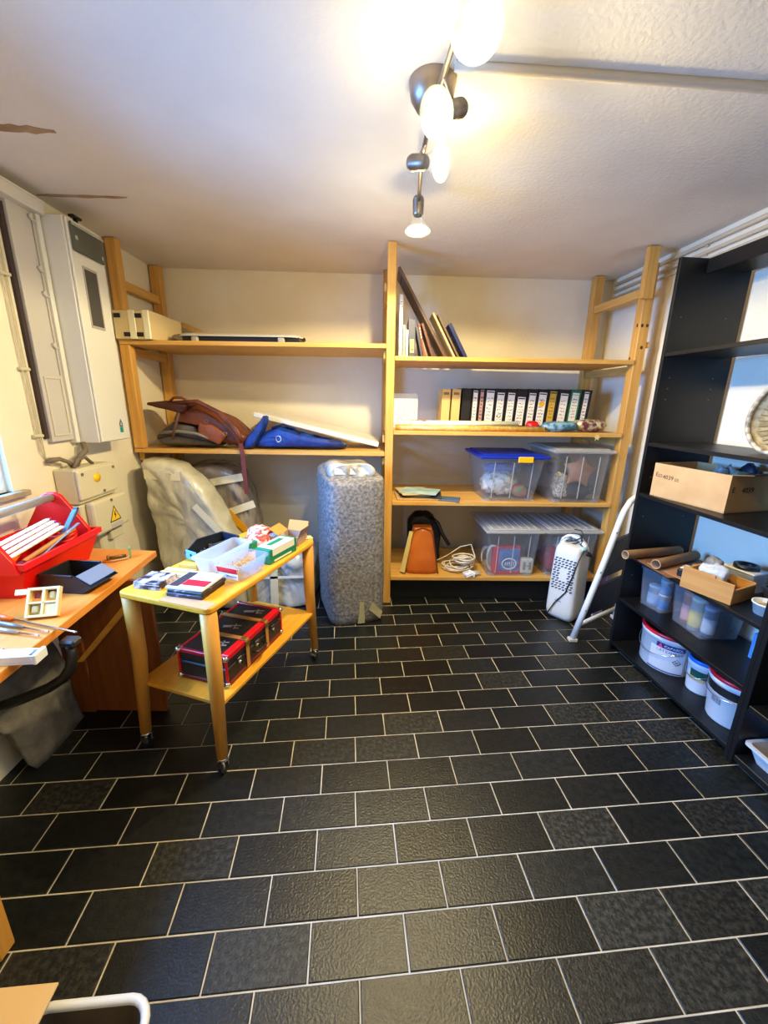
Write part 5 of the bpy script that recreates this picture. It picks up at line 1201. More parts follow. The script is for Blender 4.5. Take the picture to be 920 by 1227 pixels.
mb = MB(); mb.tube([(-.05, -0.02, 0.66), (0.02, -0.04, 0.665), (0.07, -0.05, 0.64), (0.10, -0.05, 0.607)], 0.012, 8); mb.tube([(0.12, -0.05, 0.607), (0.15, -0.07, 0.67), (0.20, -0.07, 0.69), (0.22, -0.05, 0.735)], 0.016, 8); mb.tube([(0.06, -.08, .607), (0.10, -.085, .65), (0.17, -0.08, .655), (0.24, -.07, .607)], 0.010, 8); mb.build('cables', mat('cable_grey', (116, 104, 88), 0.6), mt)

# ================================================================ desk at the left wall
ZD = 0.80
dk = thing('workbench', 'orange-brown wooden workbench along the left wall carrying the red toolbox', 'table', (-1.5, 1.35, 0))
M_DESK = wood('desk_top', (232, 150, 62), (218, 130, 46), 'y', rough=0.35)
M_DESKD = wood('desk_dark', (150, 86, 38), (128, 68, 28), 'z', rough=0.5)
mb = MB(); mb.prism([(-1.80, 0.55), (-1.135, 0.50), (-1.273, 2.143), (-1.855, 2.185)], 0.034, Matrix.Translation((0, 0, ZD - .034)), 0, 0.003); mb.build('top', M_DESK, dk, True)
mb = MB(); mb.bx((-1.63, 1.830, 0), (-1.150, 1.852, ZD - .035), 0.002); mb.build('end_panel', M_DESKD, dk, True)
mb = MB(); mb.bx((-1.64, 1.815, 0), (-1.525, 1.829, ZD - .036), 0.002); mb.build('end_panel', M_DESKD, dk, True)
mb = MB(); mb.quad((-1.545, 1.808, 0.33), (-1.515, 1.808, 0.33), (-1.255, 1.808, 0.615), (-1.255, 1.808, 0.66), th=0.02); mb.build('brace', M_BEECHX, dk, True)
mb = MB(); mb.box((-1.145, 0.835, (ZD - .035) / 2), (0.055, 0.055, ZD - .036), 0.006); mb.build('leg', M_BEECHZ, dk, True)
mb = MB()
for y in (1.46, 1.60): mb.cyl((-1.2215 - .0, y, ZD - .017), (-1.213, y, ZD - .017), 0.004, n=8)
# red toolbox
tx = thing('toolbox', 'open red plastic tool tote with grey bar handle on the workbench', 'toolbox', (-1.648, 1.555, ZD), radians(4))
def tote(mb):
    w0, w1, L0, L1, h = 0.125, 0.185, (0.0, 0.445), (-0.03, 0.49), 0.165
    def ring(w, l, z): return [mb.bm.verts.new(p) for p in ((-w, l[0], z), (w, l[0], z), (w, l[1], z), (-w, l[1], z))]
    R_ = [ring(w0, L0, 0), ring(w1 - .012, (L1[0] + .01, L1[1] - .01), h - .03), ring(w1, (L1[0] - .003, L1[1] + .003), h - .028), ring(w1, (L1[0] - .003, L1[1] + .003), h), ring(w1 - .012, (L1[0] + .010, L1[1] - .010), h), ring(w0 - .004, (L0[0] + .006, L0[1] - .006), .005)]
    for A_, B_ in zip(R_, R_[1:]):
        for k in range(4): mb.bm.faces.new((A_[k], A_[(k + 1) % 4], B_[(k + 1) % 4], B_[k]))
    mb.bm.faces.new(R_[0][::-1]); mb.bm.faces.new(R_[-1])
mb = MB(); tote(mb); mb.build('tub', M_RED, tx)
for y in (0.460, -0.02):
    mb = MB(); mb.prism([(-.165, 0.12), (.165, 0.12), (.15, 0.175), (.045, 0.345), (0.02, 0.36), (-.02, 0.36), (-.045, 0.345), (-.15, 0.175)], 0.022, frame((0, y, 0), (1, 0, 0), (0, 0, 1)), 0, 0.004); mb.build('end_cheek', M_RED, tx)
mb = MB(); mb.cyl((0, -0.005, 0.335), (0, 0.440, 0.335), 0.019, n=18); mb.build('handle_bar', mat('grey_bar', (150, 142, 134), 0.45), tx)
mb = MB(); mb.box((-.065, 0.222, 0.085), (0.008, 0.43, 0.15)); mb.build('divider', M_RED, tx)
def txw(x, y, z): return wm(tx) @ V((x, y, z))
TG = 'tools in the red tote'
def stick(name, label, cat, a, b, w, t, m, grp=TG, tip=None):
    o = thing(name, label, cat, txw(*a), 0, grp); d = V(txw(*b)) - V(txw(*a)); L = d.length; Q = d.to_track_quat('Y', 'Z').to_matrix().to_4x4()
    mb = MB(); mb.box((0, L / 2, 0), (w, L, t), min(w, t) * .2)
    for v in mb.bm.verts: v.co = Q @ v.co
    mb.build('body', m, o)
    if tip:
        mb = MB(); mb.box((0, L + .006, 0), (w * .8, 0.014, t * .8), min(w, t) * .15)
        for v in mb.bm.verts: v.co = Q @ v.co
        mb.build('tip', tip, o)
    return o
M_RULE = mat('rule_white', (236, 228, 206), 0.5)
for i in range(4): stick('folding_rule', ['pale folding rule lying across the tote, nearest to its front edge', 'second pale folding rule from the tote front', 'third pale folding rule from the tote front', 'pale folding rule farthest back among the four'][i], 'ruler', (0.075 - .034 * i, 0.02 + .006 * i, 0.165 + .008 * i), (0.125 - .034 * i, 0.300 + .02 * i, 0.225 + .006 * i), 0.024, 0.009, M_RULE, 'folding rules in the red tote', M_CHROME)
stick('wooden_strip', 'orange-brown wooden strip beside the folding rules in the tote', 'strip', (0.115, 0.06, 0.145), (0.155, 0.335, 0.205), 0.022, 0.012, mat('orange_strip', (206, 130, 40), 0.5))
stick('saw_blade', 'flat grey metal blade leaning in the red tote', 'blade', (0.140, 0.12, 0.145), (0.165, 0.36, 0.225), 0.016, 0.004, M_GREYM)
kn = stick('utility_knife', 'blue and black utility knife sticking up at the far end of the tote', 'knife', (0.11, 0.30, 0.16), (0.115, 0.43, 0.275), 0.026, 0.018, mat('blue_grip', (50, 76, 124), 0.4), tip=M_BLKPL)
stick('screwdriver', 'orange handled screwdriver lying at the near end of the tote', 'screwdriver', (0.10, -0.005, 0.155), (0.06, 0.10, 0.165), 0.026, 0.026, mat('orange_grip', (240, 110, 20), 0.4))
mb = MB()
for k in range(3): mb.tube([(0.075 + .052 * cos(a), 0.365 + 0.05 * sin(a), 0.150 + .012 * k + .01 * sin(2 * a + k)) for a in [2 * pi * j / 20 for j in range(20)]], 0.010, 8, closed=True)
for v in mb.bm.verts: v.co = txw(*v.co)
tag(rebase(mb.build('red_cable', mat('red_cable_m', (216, 36, 22), 0.4))), 'coiled red cable at the far end of the tote', 'cable', TG)
heap('pliers_heap', txw(-0.10, 0.16, 0.02), (0.026, 0.12, 0.065), mat('dark_tools', (70, 64, 66), 0.5, c2=(150, 60, 40), nscale=22), 'dark heap of small tools in the rear compartment of the tote', 'tools', 5, .3)
heap('tool_pouch', txw(0.065, 0.22, 0.012), (0.05, 0.16, 0.06), mat('red_pouch', (150, 24, 22), 0.6), 'red pouch under the folding rules in the tote', 'pouch', 8, .2)
mb = MB()
for k in range(7):
    t_ = k / 6; mb.tube([(-0.06 + .012 * cos(a), -0.012 + .02 * t_ , 0.30 - .022 * k + .015 * sin(a)) if k % 2 == 0 else (-0.06, -0.012 + .02 * t_ + .012 * cos(a), 0.30 - .022 * k + .015 * sin(a)) for a in [2 * pi * j / 12 for j in range(12)]], 0.003, 5, closed=True)
for v in mb.bm.verts: v.co = txw(*(v.co + V((0.075, -0.02, 0.03))))
tag(rebase(mb.build('chain', M_CHROME)), 'short steel chain hanging from the near end of the tote handle', 'chain')
# black stacking bin
def bin_mesh(mb, L, W, H, t=0.004):
    """open-fronted bin: x along its length with the scoop at +x"""
    prof = [(0, 0.0), (L - .05, 0.0), (L, H * .36), (L - .015, H * .46), (L * .66, H), (0, H)]
    for y0 in (-W / 2, W / 2 - t): mb.prism(prof, t, frame((0, y0 + t, 0), (1, 0, 0), (0, 0, 1)))
    mb.bx((0, -W / 2 + t, 0), (L - .05, W / 2 - t, t)); mb.bx((0, -W / 2 + t, t), (t, W / 2 - t, H))
    mb.quad((L - .05, -W / 2 + t, 0), (L - .05, W / 2 - t, 0), (L, W / 2 - t, H * .36), (L, -W / 2 + t, H * .36), th=-t)
    for y in (-W / 2 - .004, W / 2 - .004): mb.bx((-.004, y, H - .008), (L * .66, y + .008, H + .001), 0.001)
    mb.bx((-.006, -W / 2, H - .008), (.004, W / 2, H + .001), 0.001)
bn = thing('storage_bin', 'black open-fronted stacking bin beside the red tote on the workbench', 'bin', (-1.485, 1.705, ZD), radians(-4))
mb = MB(); bin_mesh(mb, 0.235, 0.165, 0.085); mb.build('bin', mat('anthracite_plastic', (32, 33, 36), 0.4), bn)
mb = MB(); mb.quad((0.165, -0.076, 0.079), (0.225, -0.076, 0.042), (0.225, 0.076, 0.042), (0.165, 0.076, 0.079), th=0.003); mb.build('label_flap', mat('grey_flap', (126, 134, 148), 0.3), bn)  # blue-grey sheen of the sloped lip put into the flap's colour
# moulded insert, screwdrivers, bolt chain, white rail
pl = thing('plastic_insert', 'cream moulded plastic insert propped up on the workbench front', 'insert', (-1.315, 1.415, ZD), tilt=(radians(58), 0, radians(14)))
M_CREAMPL = mat('cream_plastic', (228, 204, 140), 0.5)
mb = MB()
for a, b in (((-.055, 0, 0.0), (-.045, 0.115, 0.022)), ((.045, 0, 0.0), (.055, 0.115, 0.022)), ((-.045, 0, 0), (.045, 0.010, 0.022)), ((-.045, 0.105, 0), (.045, 0.115, 0.022)), ((-.004, .01, 0), (.006, .105, .022)), ((-.045, .052, 0), (.045, .060, .022)), ((-.045, .01, 0), (-.004, .052, .004)), ((.006, .01, 0), (.045, .05, .018))): mb.bx(a, b, 0.001)
mb.build('grid', M_CREAMPL, pl)
mb = MB(); mb.bx((-.038, .018, .004), (-.014, .046, .016), 0.004); mb.bx((.014, .068, 0), (.036, .098, .012), 0.004); mb.build('bosses', mat('cream_dark', (206, 180, 116), 0.5), pl)
mb = MB(); mb.bx((-.036, .075, .002), (-.018, .096, .006)); mb.build('red_tab', mat('dark_red', (120, 30, 20), 0.5), pl)
mb = MB(); mb.bx((-.095, .09, .016), (-.055, .112, .022), 0.001); mb.build('side_lug', M_CREAMPL, pl)
def driver(a, b, r, hm, label, hl=0.1):
    o = thing('screwdriver', label, 'screwdriver', a, 0, 'screwdrivers on the workbench'); d = V(b) - V(a); L = d.length; Q = d.to_track_quat('Z', 'Y').to_matrix().to_4x4()
    mb = MB(); mb.lathe([(0, 0), (r * .8, 0), (r, 0.01), (r, hl * .7), (r * .6, hl), (0, hl)], Q, 14); mb.build('handle', hm, o)
    mb = MB(); mb.lathe([(0, hl), (r * .38, hl), (r * .38, L - .012), (r * .55, L - .004), (0.001, L)], Q, 10); mb.build('shaft', M_CHROME, o)
    return o
driver((-1.56, 1.42, ZD + .012), (-1.105, 1.305, ZD + .006), 0.011, mat('orange_grip', (240, 110, 20)), 'long screwdriver whose tip reaches past the workbench edge', 0.16)
driver((-1.56, 1.345, ZD + .009), (-1.215, 1.275, ZD + .009), 0.0085, mat('silver_grip', (176, 174, 180), 0.3, metal=.6), 'silver screwdriver in the middle of the row', 0.26)
driver((-1.56, 1.385, ZD + .009), (-1.20, 1.300, ZD + .009), 0.0085, mat('grey_grip', (140, 138, 150), 0.3, metal=.6), 'grey screwdriver between the long one and the silver one', 0.25)
driver((-1.50, 1.255, ZD + .012), (-1.26, 1.185, ZD + .010), 0.0115, mat('orange_grip', (240, 110, 20)), 'orange screwdriver lying near the white rail', 0.19)
wr = thing('white_rail', 'white plastic rail lying on the near end of the workbench', 'rail', (-1.575, 1.095, ZD), radians(7))
mb = MB(); mb.bx((0, -0.024, 0), (0.46, 0.024, 0.006), .001); mb.bx((0, -0.024, 0.0065), (0.46, -0.018, 0.030), .001); mb.bx((0, 0.018, 0.0065), (0.46, 0.024, 0.030), .001); mb.bx((0, -.0175, .024), (.44, .0175, .030), .001); mb.build('rail', M_WHITEPL, wr)
mb = MB(); mb.bx((0.46, -0.028, 0), (0.472, 0.028, 0.034), 0.002); mb.build('end_cap', M_WHITEPL, wr)
bl = thing('bolt', 'small steel bolt with green tag at the far end of the workbench', 'bolt', (-1.44, 2.00, ZD + .012), radians(30))
mb = MB(); mb.cyl((0, 0, 0), (0.075, 0, 0), 0.008, n=12)
for k in range(7): mb.cyl((0.008 + .009 * k, 0, 0), (0.011 + .009 * k, 0, 0), 0.0095, n=12)
mb.cyl((-.012, 0, 0), (0, 0, 0), 0.013, n=6); mb.build('threaded_bolt', mat('brass', (150, 116, 60), 0.4, metal=.7), bl)
mb = MB(); mb.bx((0.09, -.02, -.011), (0.098, .02, .045), .002); mb.build('green_tag', mat('green_tag_m', (120, 170, 110), 0.5), bl)
mb = MB(); mb.tube([(-.03, -.03, -.008), (.02, -.045, -.006), (.08, -.035, -.004), (.094, -.01, 0.0)], 0.0045, 6); mb.build('beige_wire', mat('beige_wire_m', (200, 160, 110), 0.5), bl)

# grey felt blanket hanging under the workbench, chair arm beside it
mb = MB()
def felt_drape(u, v):
    y = 1.27 + 0.50 * u
    k = noise.fractal(V((y * 4, v * 3, 0.5)), .8, 2, 3)
    w = min(1.0, max(0.0, (y - 1.40) / 0.05))
    x = -1.795 + (0.19 + 0.06 * w) * v ** 0.8 + .02 * k + 0.012 * sin(y * 9)
    z = 0.70 - 0.10 * v - (0.31 + 0.28 * w) * v ** 2.0 + 0.02 * k
    return (x, y, max(z, 0.305 if w < .6 and x < -1.63 else (0.24 if w < .6 else 0.012)))
mb.surf(felt_drape, 30, 22)
fb = mb.build('felt_blanket', mat('dark_felt', (92, 88, 82), 0.95, c2=(120, 116, 108), nscale=14, bump=.5))
sd_ = fb.modifiers.new('thickness', 'SOLIDIFY'); sd_.thickness = 0.012
tag(rebase(fb), 'grey felt blanket stuffed under the workbench against the left wall', 'blanket')
ch = thing('chair', 'chair with black tubular armrest pushed under the near end of the workbench', 'chair', (-1.52, 0.98, 0))
mb = MB(); mb.tube([(-1.17, 1.33, 0.735), (-1.158, 1.325, 0.70), (-1.160, 1.312, 0.655), (-1.185, 1.30, 0.615), (-1.24, 1.29, 0.580), (-1.34, 1.285, 0.535), (-1.46, 1.28, 0.490), (-1.56, 1.26, 0.46)], 0.019, 12); mb.build('armrest', mat('black_rubber', (18, 18, 19), 0.4), ch, True)
mb = MB(); mb.box((-1.165, 1.338, 0.745), (0.06, 0.05, 0.03), 0.008); mb.build('arm_pad', mat('dark_grey_plastic', (46, 46, 50)), ch, True)
mb = MB(); mb.box((-1.60, 1.02, 0.44), (0.34, 0.40, 0.05), 0.02, seg=2); mb.build('seat', M_BLKPL, ch, True)
for x, y in ((-1.56, 1.235), (-1.50, 0.86)):
    mb = MB(); mb.cyl((x, y, 0.0), (x, y, 0.415 if y < 1.2 else 0.46), 0.016, n=12); mb.build('leg', M_BLKPL, ch, True)

# ================================================================ trolley
TO, TRZ = V((-1.150, 1.600, 0)), radians(-18)
tl = thing('serving_trolley', 'honey-coloured wooden trolley on castors loaded with boxes', 'trolley', TO, TRZ)
W, L, ZT = 0.485, 0.905, 0.82
def tw_(x, y, z=ZT): return wm(tl) @ V((x, y, z))
r = 0.03; P = []
for cx, cy, a0 in ((W - r, L - r, 0), (r, L - r, pi / 2), (r, r, pi), (W - r, r, 1.5 * pi)):
    for k in range(5): a = a0 + pi / 2 * k / 4; P.append((cx + r * cos(a), cy + r * sin(a)))
mb = MB(); mb.prism(P, 0.026, Matrix.Translation((0, 0, ZT - .026)), 0, 0.006); mb.build('top', M_BEECH, tl)
mb = MB(); mb.bx((0.23, 0.0, ZT), (W - 0.01, 0.06, ZT + .0012)); mb.build('worn_veneer', mat('worn_pink', (206, 150, 104), 0.5), tl)
mb = MB(); mb.bx((0.01, 0.03, 0.335), (W - .01, L - .03, 0.355), 0.003); mb.build('lower_shelf', M_BEECH, tl)
mb = MB(); mb.bx((0.005, 0.06, ZT - .075), (0.025, L - .06, ZT - .027), 0.002); mb.build('apron', M_BEECHZ, tl)
for x, y, s, t in ((0.034, 0.034, -1, -1), (W - .034, 0.034, 1, -1), (0.034, L - .034, -1, 1), (W - .034, L - .034, 1, 1)):
    mb = MB(); mb.tube([(x, y, ZT - .027), (x, y, 0.5), (x + .012 * s, y + .022 * t, 0.085)], [0.034, 0.032, 0.024], 12); mb.build('leg', M_BEECHZ, tl)
    cx, cy = x + .012 * s, y + .022 * t
    mb = MB(); mb.cyl((cx, cy, 0.086), (cx, cy, 0.066), 0.022, n=14); mb.box((cx, cy - .015, 0.052), (0.036, 0.012, 0.036), .002); mb.box((cx, cy + .015, 0.052), (0.036, 0.012, 0.036), .002); c_ = mb.build('castor', M_CHROME, tl)
    mb = MB(); mb.cyl((cx - .010, cy, 0.026), (cx + .010, cy, 0.026), 0.025, n=20); mb.build('wheel', M_BLKPL, c_)
# on the trolley
def slab(name, label, cat, x, y, rz, w, d, h, m, group=None, z=ZT, parts=()):
    t = thing(name, label, cat, tw_(x, y, z), TRZ + rz, group)
    mb = MB(); mb.box((w / 2, d / 2, h / 2), (w, d, h), 0.0015); mb.build('body', m, t)
    for nm, a, b, pm in parts: mb = MB(); mb.bx(a, b); mb.build(nm, pm, t)
    return t
M_PHOTO = mat('photo_print', (206, 196, 206), 0.4, c2=(48, 36, 52), nscale=26, lo=.42, hi=.58)
slab('photo_box', 'small box printed with grey and purple pictures at the near left trolley corner', 'box', 0.045, 0.05, 0.15, 0.125, 0.12, 0.032, M_PHOTO, parts=(('lid_line', (-.0006, -.0006, .022), (.1256, -.0002, .024), M_PAPER),))
M_DKPHOTO = mat('dark_photo', (30, 26, 34), 0.4, c2=(120, 100, 120), nscale=30, lo=.55, hi=.7)
BG2 = 'flat cartons stacked at the near edge of the trolley'
slab('flat_carton', 'lower dark printed flat carton at the near edge of the trolley', 'carton', 0.235, 0.04, 0.10, 0.17, 0.165, 0.017, M_DKPHOTO, BG2, ZT + .0014)
slab('flat_carton', 'middle dark printed flat carton in the near trolley stack', 'carton', 0.237, 0.045, 0.07, 0.17, 0.165, 0.013, mat('dark_photo2', (26, 22, 28), 0.4, c2=(140, 130, 140), nscale=40, lo=.55, hi=.7), BG2, ZT + .019)
slab('flat_carton', 'top flat carton with red and white label in the near trolley stack', 'carton', 0.230, 0.045, 0.12, 0.172, 0.168, 0.010, mat('white_card', (232, 222, 212), 0.5), BG2, ZT + .0327,
     (('grey_print', (.004, .012, .010), (.05, .155, .0106), mat('dark_print', (62, 54, 58), 0.5)), ('red_print', (.052, .03, .010), (.165, .085, .0106), mat('red_print2', (216, 24, 40), 0.5)), ('white_print', (.055, .09, .010), (.165, .15, .0108), M_PAPER)))
M_PALEW = wood('pale_wood', (240, 214, 140), (228, 196, 116), 'x')
for i, (x, y, rz, w, d, z) in enumerate(((0.02, 0.185, 0.12, 0.20, 0.045, 0), (0.015, 0.245, 0.14, 0.155, 0.03, 0), (0.04, 0.195, 0.08, 0.17, 0.02, 0.0085))):
    slab('wood_strip', ['flat pale wood strip lying behind the photo box', 'narrow pale wood strip farthest from the near trolley edge', 'thin pale wood strip lying on the flat strip'][i], 'strip', x, y, rz, w, d, 0.008, M_PALEW, 'pale wood strips on the trolley', ZT + z)
slab('wood_block', 'orange wooden block in front of the black bin on the trolley', 'block', 0.06, 0.288, 0.1, 0.10, 0.035, 0.026, M_BEECHX, z=ZT)
tbn = thing('storage_bin', 'black stacking bin with light blue label on the trolley', 'bin', tw_(0.112, 0.615, ZT), TRZ + radians(-103))
mb = MB(); bin_mesh(mb, 0.24, 0.14, 0.085); mb.build('bin', mat('navy_black_plastic', (30, 36, 48), 0.4), tbn)
mb = MB(); mb.box((0.2425, 0, .036), (.003, .085, .046), .0005); lab_ = mb.build('blue_label', mat('light_blue_label', (110, 170, 226), 0.5), tbn)
mb = MB(); mb.cyl((0.2440, 0, 0.036), (0.2450, 0, 0.036), 0.008, n=12); mb.build('dark_dot', M_INK, lab_)
for i in range(5):
    o = thing('metal_bracket', ['bracket nearest the blue label in the black trolley bin', 'second bracket from the blue label in the black trolley bin', 'middle bracket in the black trolley bin', 'bracket before the last one toward the rear of the trolley bin', 'bracket at the rear wall of the black trolley bin'][4 - i], 'bracket', wm(tbn) @ V((0.05 + .026 * i, -.02 + .03 * (i % 2), .006 + .001 * i)), TRZ + i * 1.3, 'brackets in the black trolley bin')
    mb = MB(); mb.box((0, 0, .003), (.075, .02, .004)); mb.box((.036, 0, .018), (.004, .02, .034)); mb.build('bracket', mat('dull_steel', (120, 112, 98), 0.5, metal=.5), o)
M_MILKY = clear('milky_plastic', (226, 228, 230), 0.5, 0.3)
tt = thing('plastic_tub', 'empty milky white plastic tub on the trolley beside the screw tub', 'tub', tw_(0.238, 0.255, ZT), TRZ + radians(0))
mb = MB(); shell(mb, 0.112, 0.30, 0.09, 0.03, r=.02, rim=.008); mb.build('body', M_MILKY, tt)
tt2 = thing('plastic_tub', 'clear plastic tub of brass screws with a red and white label on the trolley', 'tub', tw_(0.388, 0.245, ZT), TRZ + radians(-3))
mb = MB(); shell(mb, 0.145, 0.20, 0.085, 0.03, r=.02, rim=.007); mb.build('body', clear('clear_tub', (226, 230, 234), .25, .15), tt2)
mb = MB(); mb.quad((-.055, .0120, .010), (.045, .0120, .010), (.052, .0005, .070), (-.062, .0005, .070), th=.0024); pz = mb.build('paper_label', M_PAPER, tt2)
mb = MB(); mb.quad((-.060, .0030, .044), (.050, .0030, .044), (.052, -.0020, .070), (-.062, -.0020, .070), th=.0024); mb.build('red_band', mat('red_print2', (216, 24, 40)), pz)
mb = MB(); mb.box((-.01, .0048, .028), (.012, .003, .008)); mb.box((.022, .0048, .028), (.04, .003, .003)); mb.build('print', mat('grey_ink', (120, 130, 150)), pz)
mb = MB()
rnd = random.Random(5)
for k in range(150):
    p = V((rnd.uniform(-.050, .050), rnd.uniform(.026, .175), .006 + rnd.uniform(0, .05))); d = V((rnd.uniform(-1, 1), rnd.uniform(-1, 1), rnd.uniform(-.5, .5))).normalized() * .014
    q = p + d
    if abs(q.x) > .052 or abs(p.x) > .052 or not .02 < q.y < .18: continue
    mb.cyl(p - d * .6, p + d * .6, 0.0016, .001, 5); mb.cyl(p - d * .6, p - d * .5, .0034, .0034, 6)
for v in mb.bm.verts: v.co = wm(tt2) @ V((v.co.x, v.co.y, max(.005, v.co.z)))
scr = rebase(mb.build('screws', mat('brass_screw', (206, 176, 106), 0.35, metal=.6))); scr['kind'] = 'stuff'; tag(scr, 'loose brass screws filling the clear labelled tub', 'screws')
M_GREEN = mat('green_carton', (16, 128, 84), 0.5); M_WCART = mat('white_carton', (230, 232, 214), 0.5)
def carton(label, x, y, rz, w, d, h):
    t = thing('screw_carton', label, 'carton', tw_(x, y), TRZ + rz, 'green and white screw cartons')
    mb = MB(); mb.box((w / 2, d / 2, h / 2), (w, d, h), 0.0015); mb.build('carton', M_GREEN, t)
    mb = MB(); mb.bx((-.0008, .02, h * .52), (w + .0008, d - .02, h + .0008)); mb.build('white_print', M_WCART, t)
    mb = MB(); mb.bx((w, .03, h * .1), (w + .001, d - .05, h * .22)); mb.build('white_line', M_WCART, t)
    mb = MB(); mb.bx((w * .2, .06, h), (w * .55, d - .05, h + .0014)); mb.build('green_print', M_GREEN, t)
    return t
carton('larger green and white carton with open near end behind the screw tub', 0.365, 0.485, radians(-4), 0.092, 0.23, 0.078)
c2_ = carton('smaller flat green carton between the milky tub and the larger one', 0.255, 0.60, radians(84), 0.095, 0.10, 0.05)
def pack(label, x, y, rz, w, d, h, m, z=ZT, seed=0):
    o = heap('screw_bag', tw_(x, y, z), (w / 2, d / 2, h / 2), m, label, 'bag', seed, .15, 14, 'printed bags at the far trolley end', .55, TRZ + rz); return o
M_REDBAG = mat('red_white_bag', (226, 74, 56), 0.35, c2=(240, 222, 200), nscale=26, lo=.46, hi=.54)
pack('red and white printed bag of screws nearest the black bin', 0.235, 0.69, .3, .13, .10, .075, M_REDBAG, ZT, 1)
pack('second red and white printed bag lying behind the first', 0.185, 0.795, -.3, .17, .11, .085, M_REDBAG, ZT, 2)
pack('clear grey bag of fittings beside the red printed bags', 0.285, 0.805, .2, .10, .10, .06, mat('grey_white_bag', (186, 182, 172), 0.3, c2=(130, 124, 112), nscale=24), ZT, 3)
ob2 = thing('open_carton', 'small open brown carton with raised flaps at the far trolley end', 'carton', tw_(0.325, 0.755, ZT), TRZ + .05)
M_KRAFT = mat('kraft_orange', (206, 146, 66), 0.7); M_KRAFTG = mat('grey_brown_card', (166, 138, 120), 0.7)
mb = MB(); w_, d_, h_ = 0.125, 0.12, 0.055
for a, b in (((0, 0, 0), (w_, d_, .003)), ((0, 0, .003), (w_, .003, h_)), ((0, d_ - .003, .003), (w_, d_, h_)), ((0, .003, .003), (.003, d_ - .003, h_)), ((w_ - .003, .003, .003), (w_, d_ - .003, h_))): mb.bx(a, b)
mb.build('carton', M_KRAFTG, ob2)
mb = MB(); mb.quad((0, .002, h_), (0, d_, h_), (-.055, d_, h_ + .035), (-.055, .002, h_ + .035), th=.002); mb.build('flap', M_KRAFT, ob2)
mb = MB(); mb.quad((0, d_, h_), (w_, d_, h_), (w_, d_ + .03, h_ + .055), (0, d_ + .03, h_ + .055), th=.002); mb.build('flap', M_KRAFT, ob2)
mb = MB(); mb.quad((w_, .002, h_), (w_, d_, h_), (w_ + .02, d_, h_ + .045), (w_ + .02, .002, h_ + .045), th=.002); mb.build('flap', M_KRAFTG, ob2)
M_IVCARD = mat('ivory_card', (238, 218, 170), 0.5)
slab('small_carton', 'ivory carton between the green carton and the far trolley corner', 'carton', 0.375, 0.72, -.15, .05, .10, .035, M_IVCARD, 'ivory cartons at the far trolley corner', ZT, (('red_line', (.0505, .01, .015), (.0508, .09, .02), mat('red_print2', (216, 24, 40))),))
slab('small_carton', 'flat ivory carton lying at the far right trolley corner', 'carton', 0.405, 0.825, .8, .10, .045, .016, M_IVCARD, 'ivory cartons at the far trolley corner', ZT, (('red_line', (.01, -.0006, .006), (.07, -.0002, .010), mat('red_print2', (216, 24, 40))),))
# red and black suitcase on the lower shelf
cs_ = thing('small_suitcase', 'small black suitcase with red edges and tan straps on the lower trolley shelf', 'suitcase', (-0.945, 1.652, 0.356), radians(-16))
w_, d_, h_ = 0.257, 0.47, 0.155
M_CASE = mat('black_case', (24, 22, 22), 0.5, c2=(36, 33, 32), nscale=20); M_REDTR = mat('red_trim', (206, 16, 34), 0.35); M_DKRED = mat('dark_red_trim', (110, 14, 24), 0.4)
mb = MB(); mb.box((w_ / 2, d_ / 2, h_ * .30), (w_, d_, h_ * .60), 0.006); mb.build('body', M_CASE, cs_)
mb = MB(); mb.box((w_ / 2, d_ / 2, h_ * .81), (w_, d_, h_ * .37), 0.006); lid = mb.build('lid', M_CASE, cs_)
def trimbars(z, m, nm, par):
    mb = MB(); e = .016
    for a, b in (((-.003, -.003, z - e), (w_ + .003, .014, z + .003)), ((-.003, d_ - .014, z - e), (w_ + .003, d_ + .003, z + .003)), ((-.003, .0145, z - e), (.014, d_ - .0145, z + .003)), ((w_ - .034, .0145, z - e * 1.5), (w_ + .003, d_ - .0145, z + .003))): mb.bx(a, b, .003)
    return mb.build(nm, m, par)
trimbars(h_, M_REDTR, 'red_edge', lid); trimbars(.018, M_DKRED, 'lower_edge', cs_)
for x, y in ((0, 0), (w_, 0), (0, d_), (w_, d_)):
    mb = MB(); mb.box((x, y, h_ * .52), (.012, .012, h_ * .85), .003); mb.build('corner_edge', M_REDTR, cs_)
for y in (.155, .325):
    mb = MB(); mb.bx((-.004, y - .012, h_ + .0005), (w_ + .004, y + .012, h_ + .0055)); mb.bx((w_ + .0035, y - .012, .01), (w_ + .0065, y + .012, h_ + .004)); s_ = mb.build('strap', mat('tan_strap', (190, 134, 66), 0.5), cs_)
    mb = MB(); mb.box((w_ + .0075, y, h_ - .016), (.006, .034, .026), .002); mb.box((w_ - .012, y, h_ + .006), (.028, .032, .006), .002); mb.build('buckle', mat('brass', (150, 116, 60)), s_)
for x in (0, w_):
    for y in (0, d_):
        for z, r_ in ((h_ - .005, .015), (.016, .013)):
            mb = MB(); mb.ball((x, y, z), (r_, r_, r_ * .93), nu=12, nv=8); mb.build('corner_cap', M_CHROME, cs_)
mb = MB()
for y in (.09, .235, .385): mb.box((w_ + .004, y, h_ * .58), (.008, .03, .030), .003); mb.cyl((w_ + .007, y, h_ * .50), (w_ + .013, y, h_ * .50), .009, n=12)
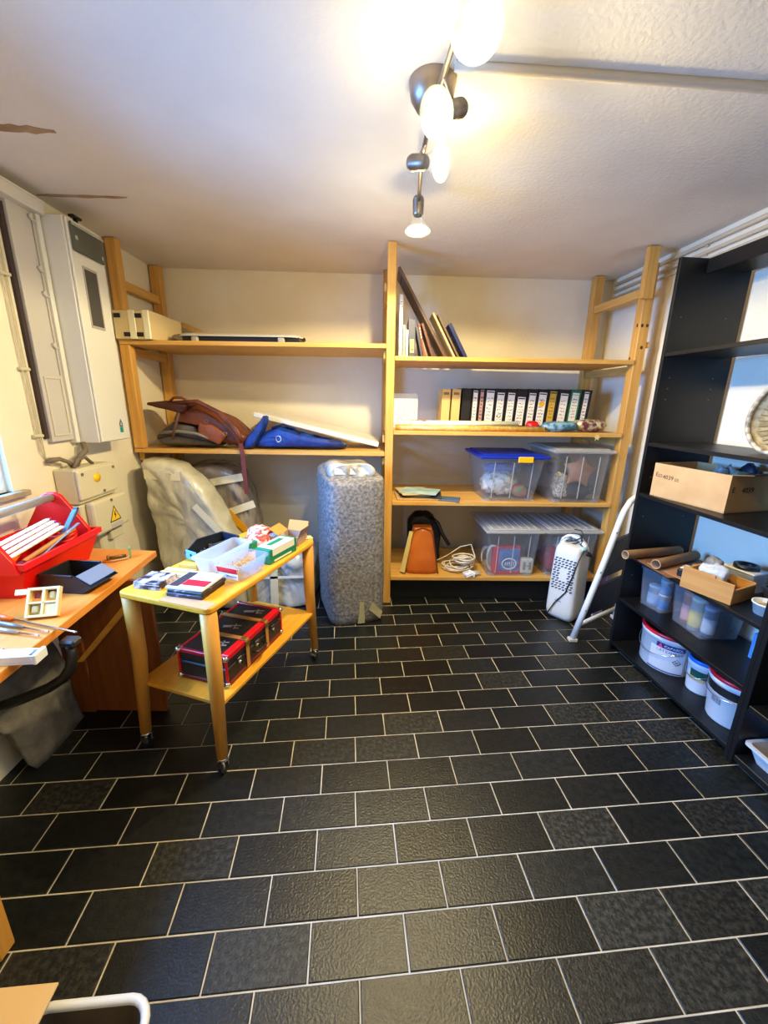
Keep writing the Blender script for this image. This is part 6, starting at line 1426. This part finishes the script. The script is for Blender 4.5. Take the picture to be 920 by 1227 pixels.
mb.build('clasp', M_CHROME, cs_)
mb = MB(); mb.tube([(w_ + .006, .19, h_ * .45), (w_ + .03, .195, h_ * .43), (w_ + .034, .235, h_ * .42), (w_ + .03, .275, h_ * .43), (w_ + .006, .28, h_ * .45)], .007, 8); mb.build('handle', M_CASE, cs_)
mb = MB()
for x, y, s in ((.12, .235, 1), (.14, .40, 1.2), (.16, .09, .9)):
    Mx = Matrix.Translation((x, y, h_ + .0004)) @ R3(rz=.3)
    for a, b in ((( -.045 * s, -.008), (.0, .012)), ((.0, .004), (.045 * s, .012)), ((.012 * s, -.022), (.02 * s, .024)), ((.02 * s, -.02), (.04 * s, -.012))):
        mb.prism([(a[0], a[1]), (b[0], a[1]), (b[0], b[1]), (a[0], b[1])], .0005, Mx)
mb.build('silver_print', mat('silver_print_m', (170, 164, 156), 0.5), lid)

# ================================================================ bottom left of the frame: carton and basket on the floor
fx = thing('cardboard_box', 'cardboard box with pale top beside the white-rimmed basket, bottom left of the frame', 'box', (-1.15, 0.233, 0), radians(5))
mb = MB(); mb.box((0.135, 0.19, 0.10), (0.27, 0.40, 0.20), .003); mb.build('carton', M_CARD, fx)
mb = MB(); mb.box((0.185, 0.19, 0.204), (0.40, 0.44, 0.006), .001); mb.build('top_flap', mat('pale_top', (226, 190, 140), 0.7), fx)
bs = thing('laundry_basket', 'grey plastic basket with broad white rim at the bottom left of the frame', 'basket', (-0.69, 0.315, 0), radians(5))
mb = MB(); shell(mb, 0.29, 0.345, 0.15, 0.05, r=.05, n=5, rim=.004); mb.build('body', mat('brown_grey_plastic', (96, 84, 70), 0.6, c2=(74, 64, 54), nscale=6), bs)
mb = MB(); P = []
for cx, cy, a0 in ((.095, .295, 0), (-.095, .295, pi / 2), (-.095, .05, pi), (.095, .05, 1.5 * pi)):
    for k in range(6): a = a0 + pi / 2 * k / 5; P.append((cx + .055 * cos(a), cy + .055 * sin(a), .152))
mb.tube(P, 0.011, 8, closed=True); mb.build('rim', M_WHITEPL, bs)
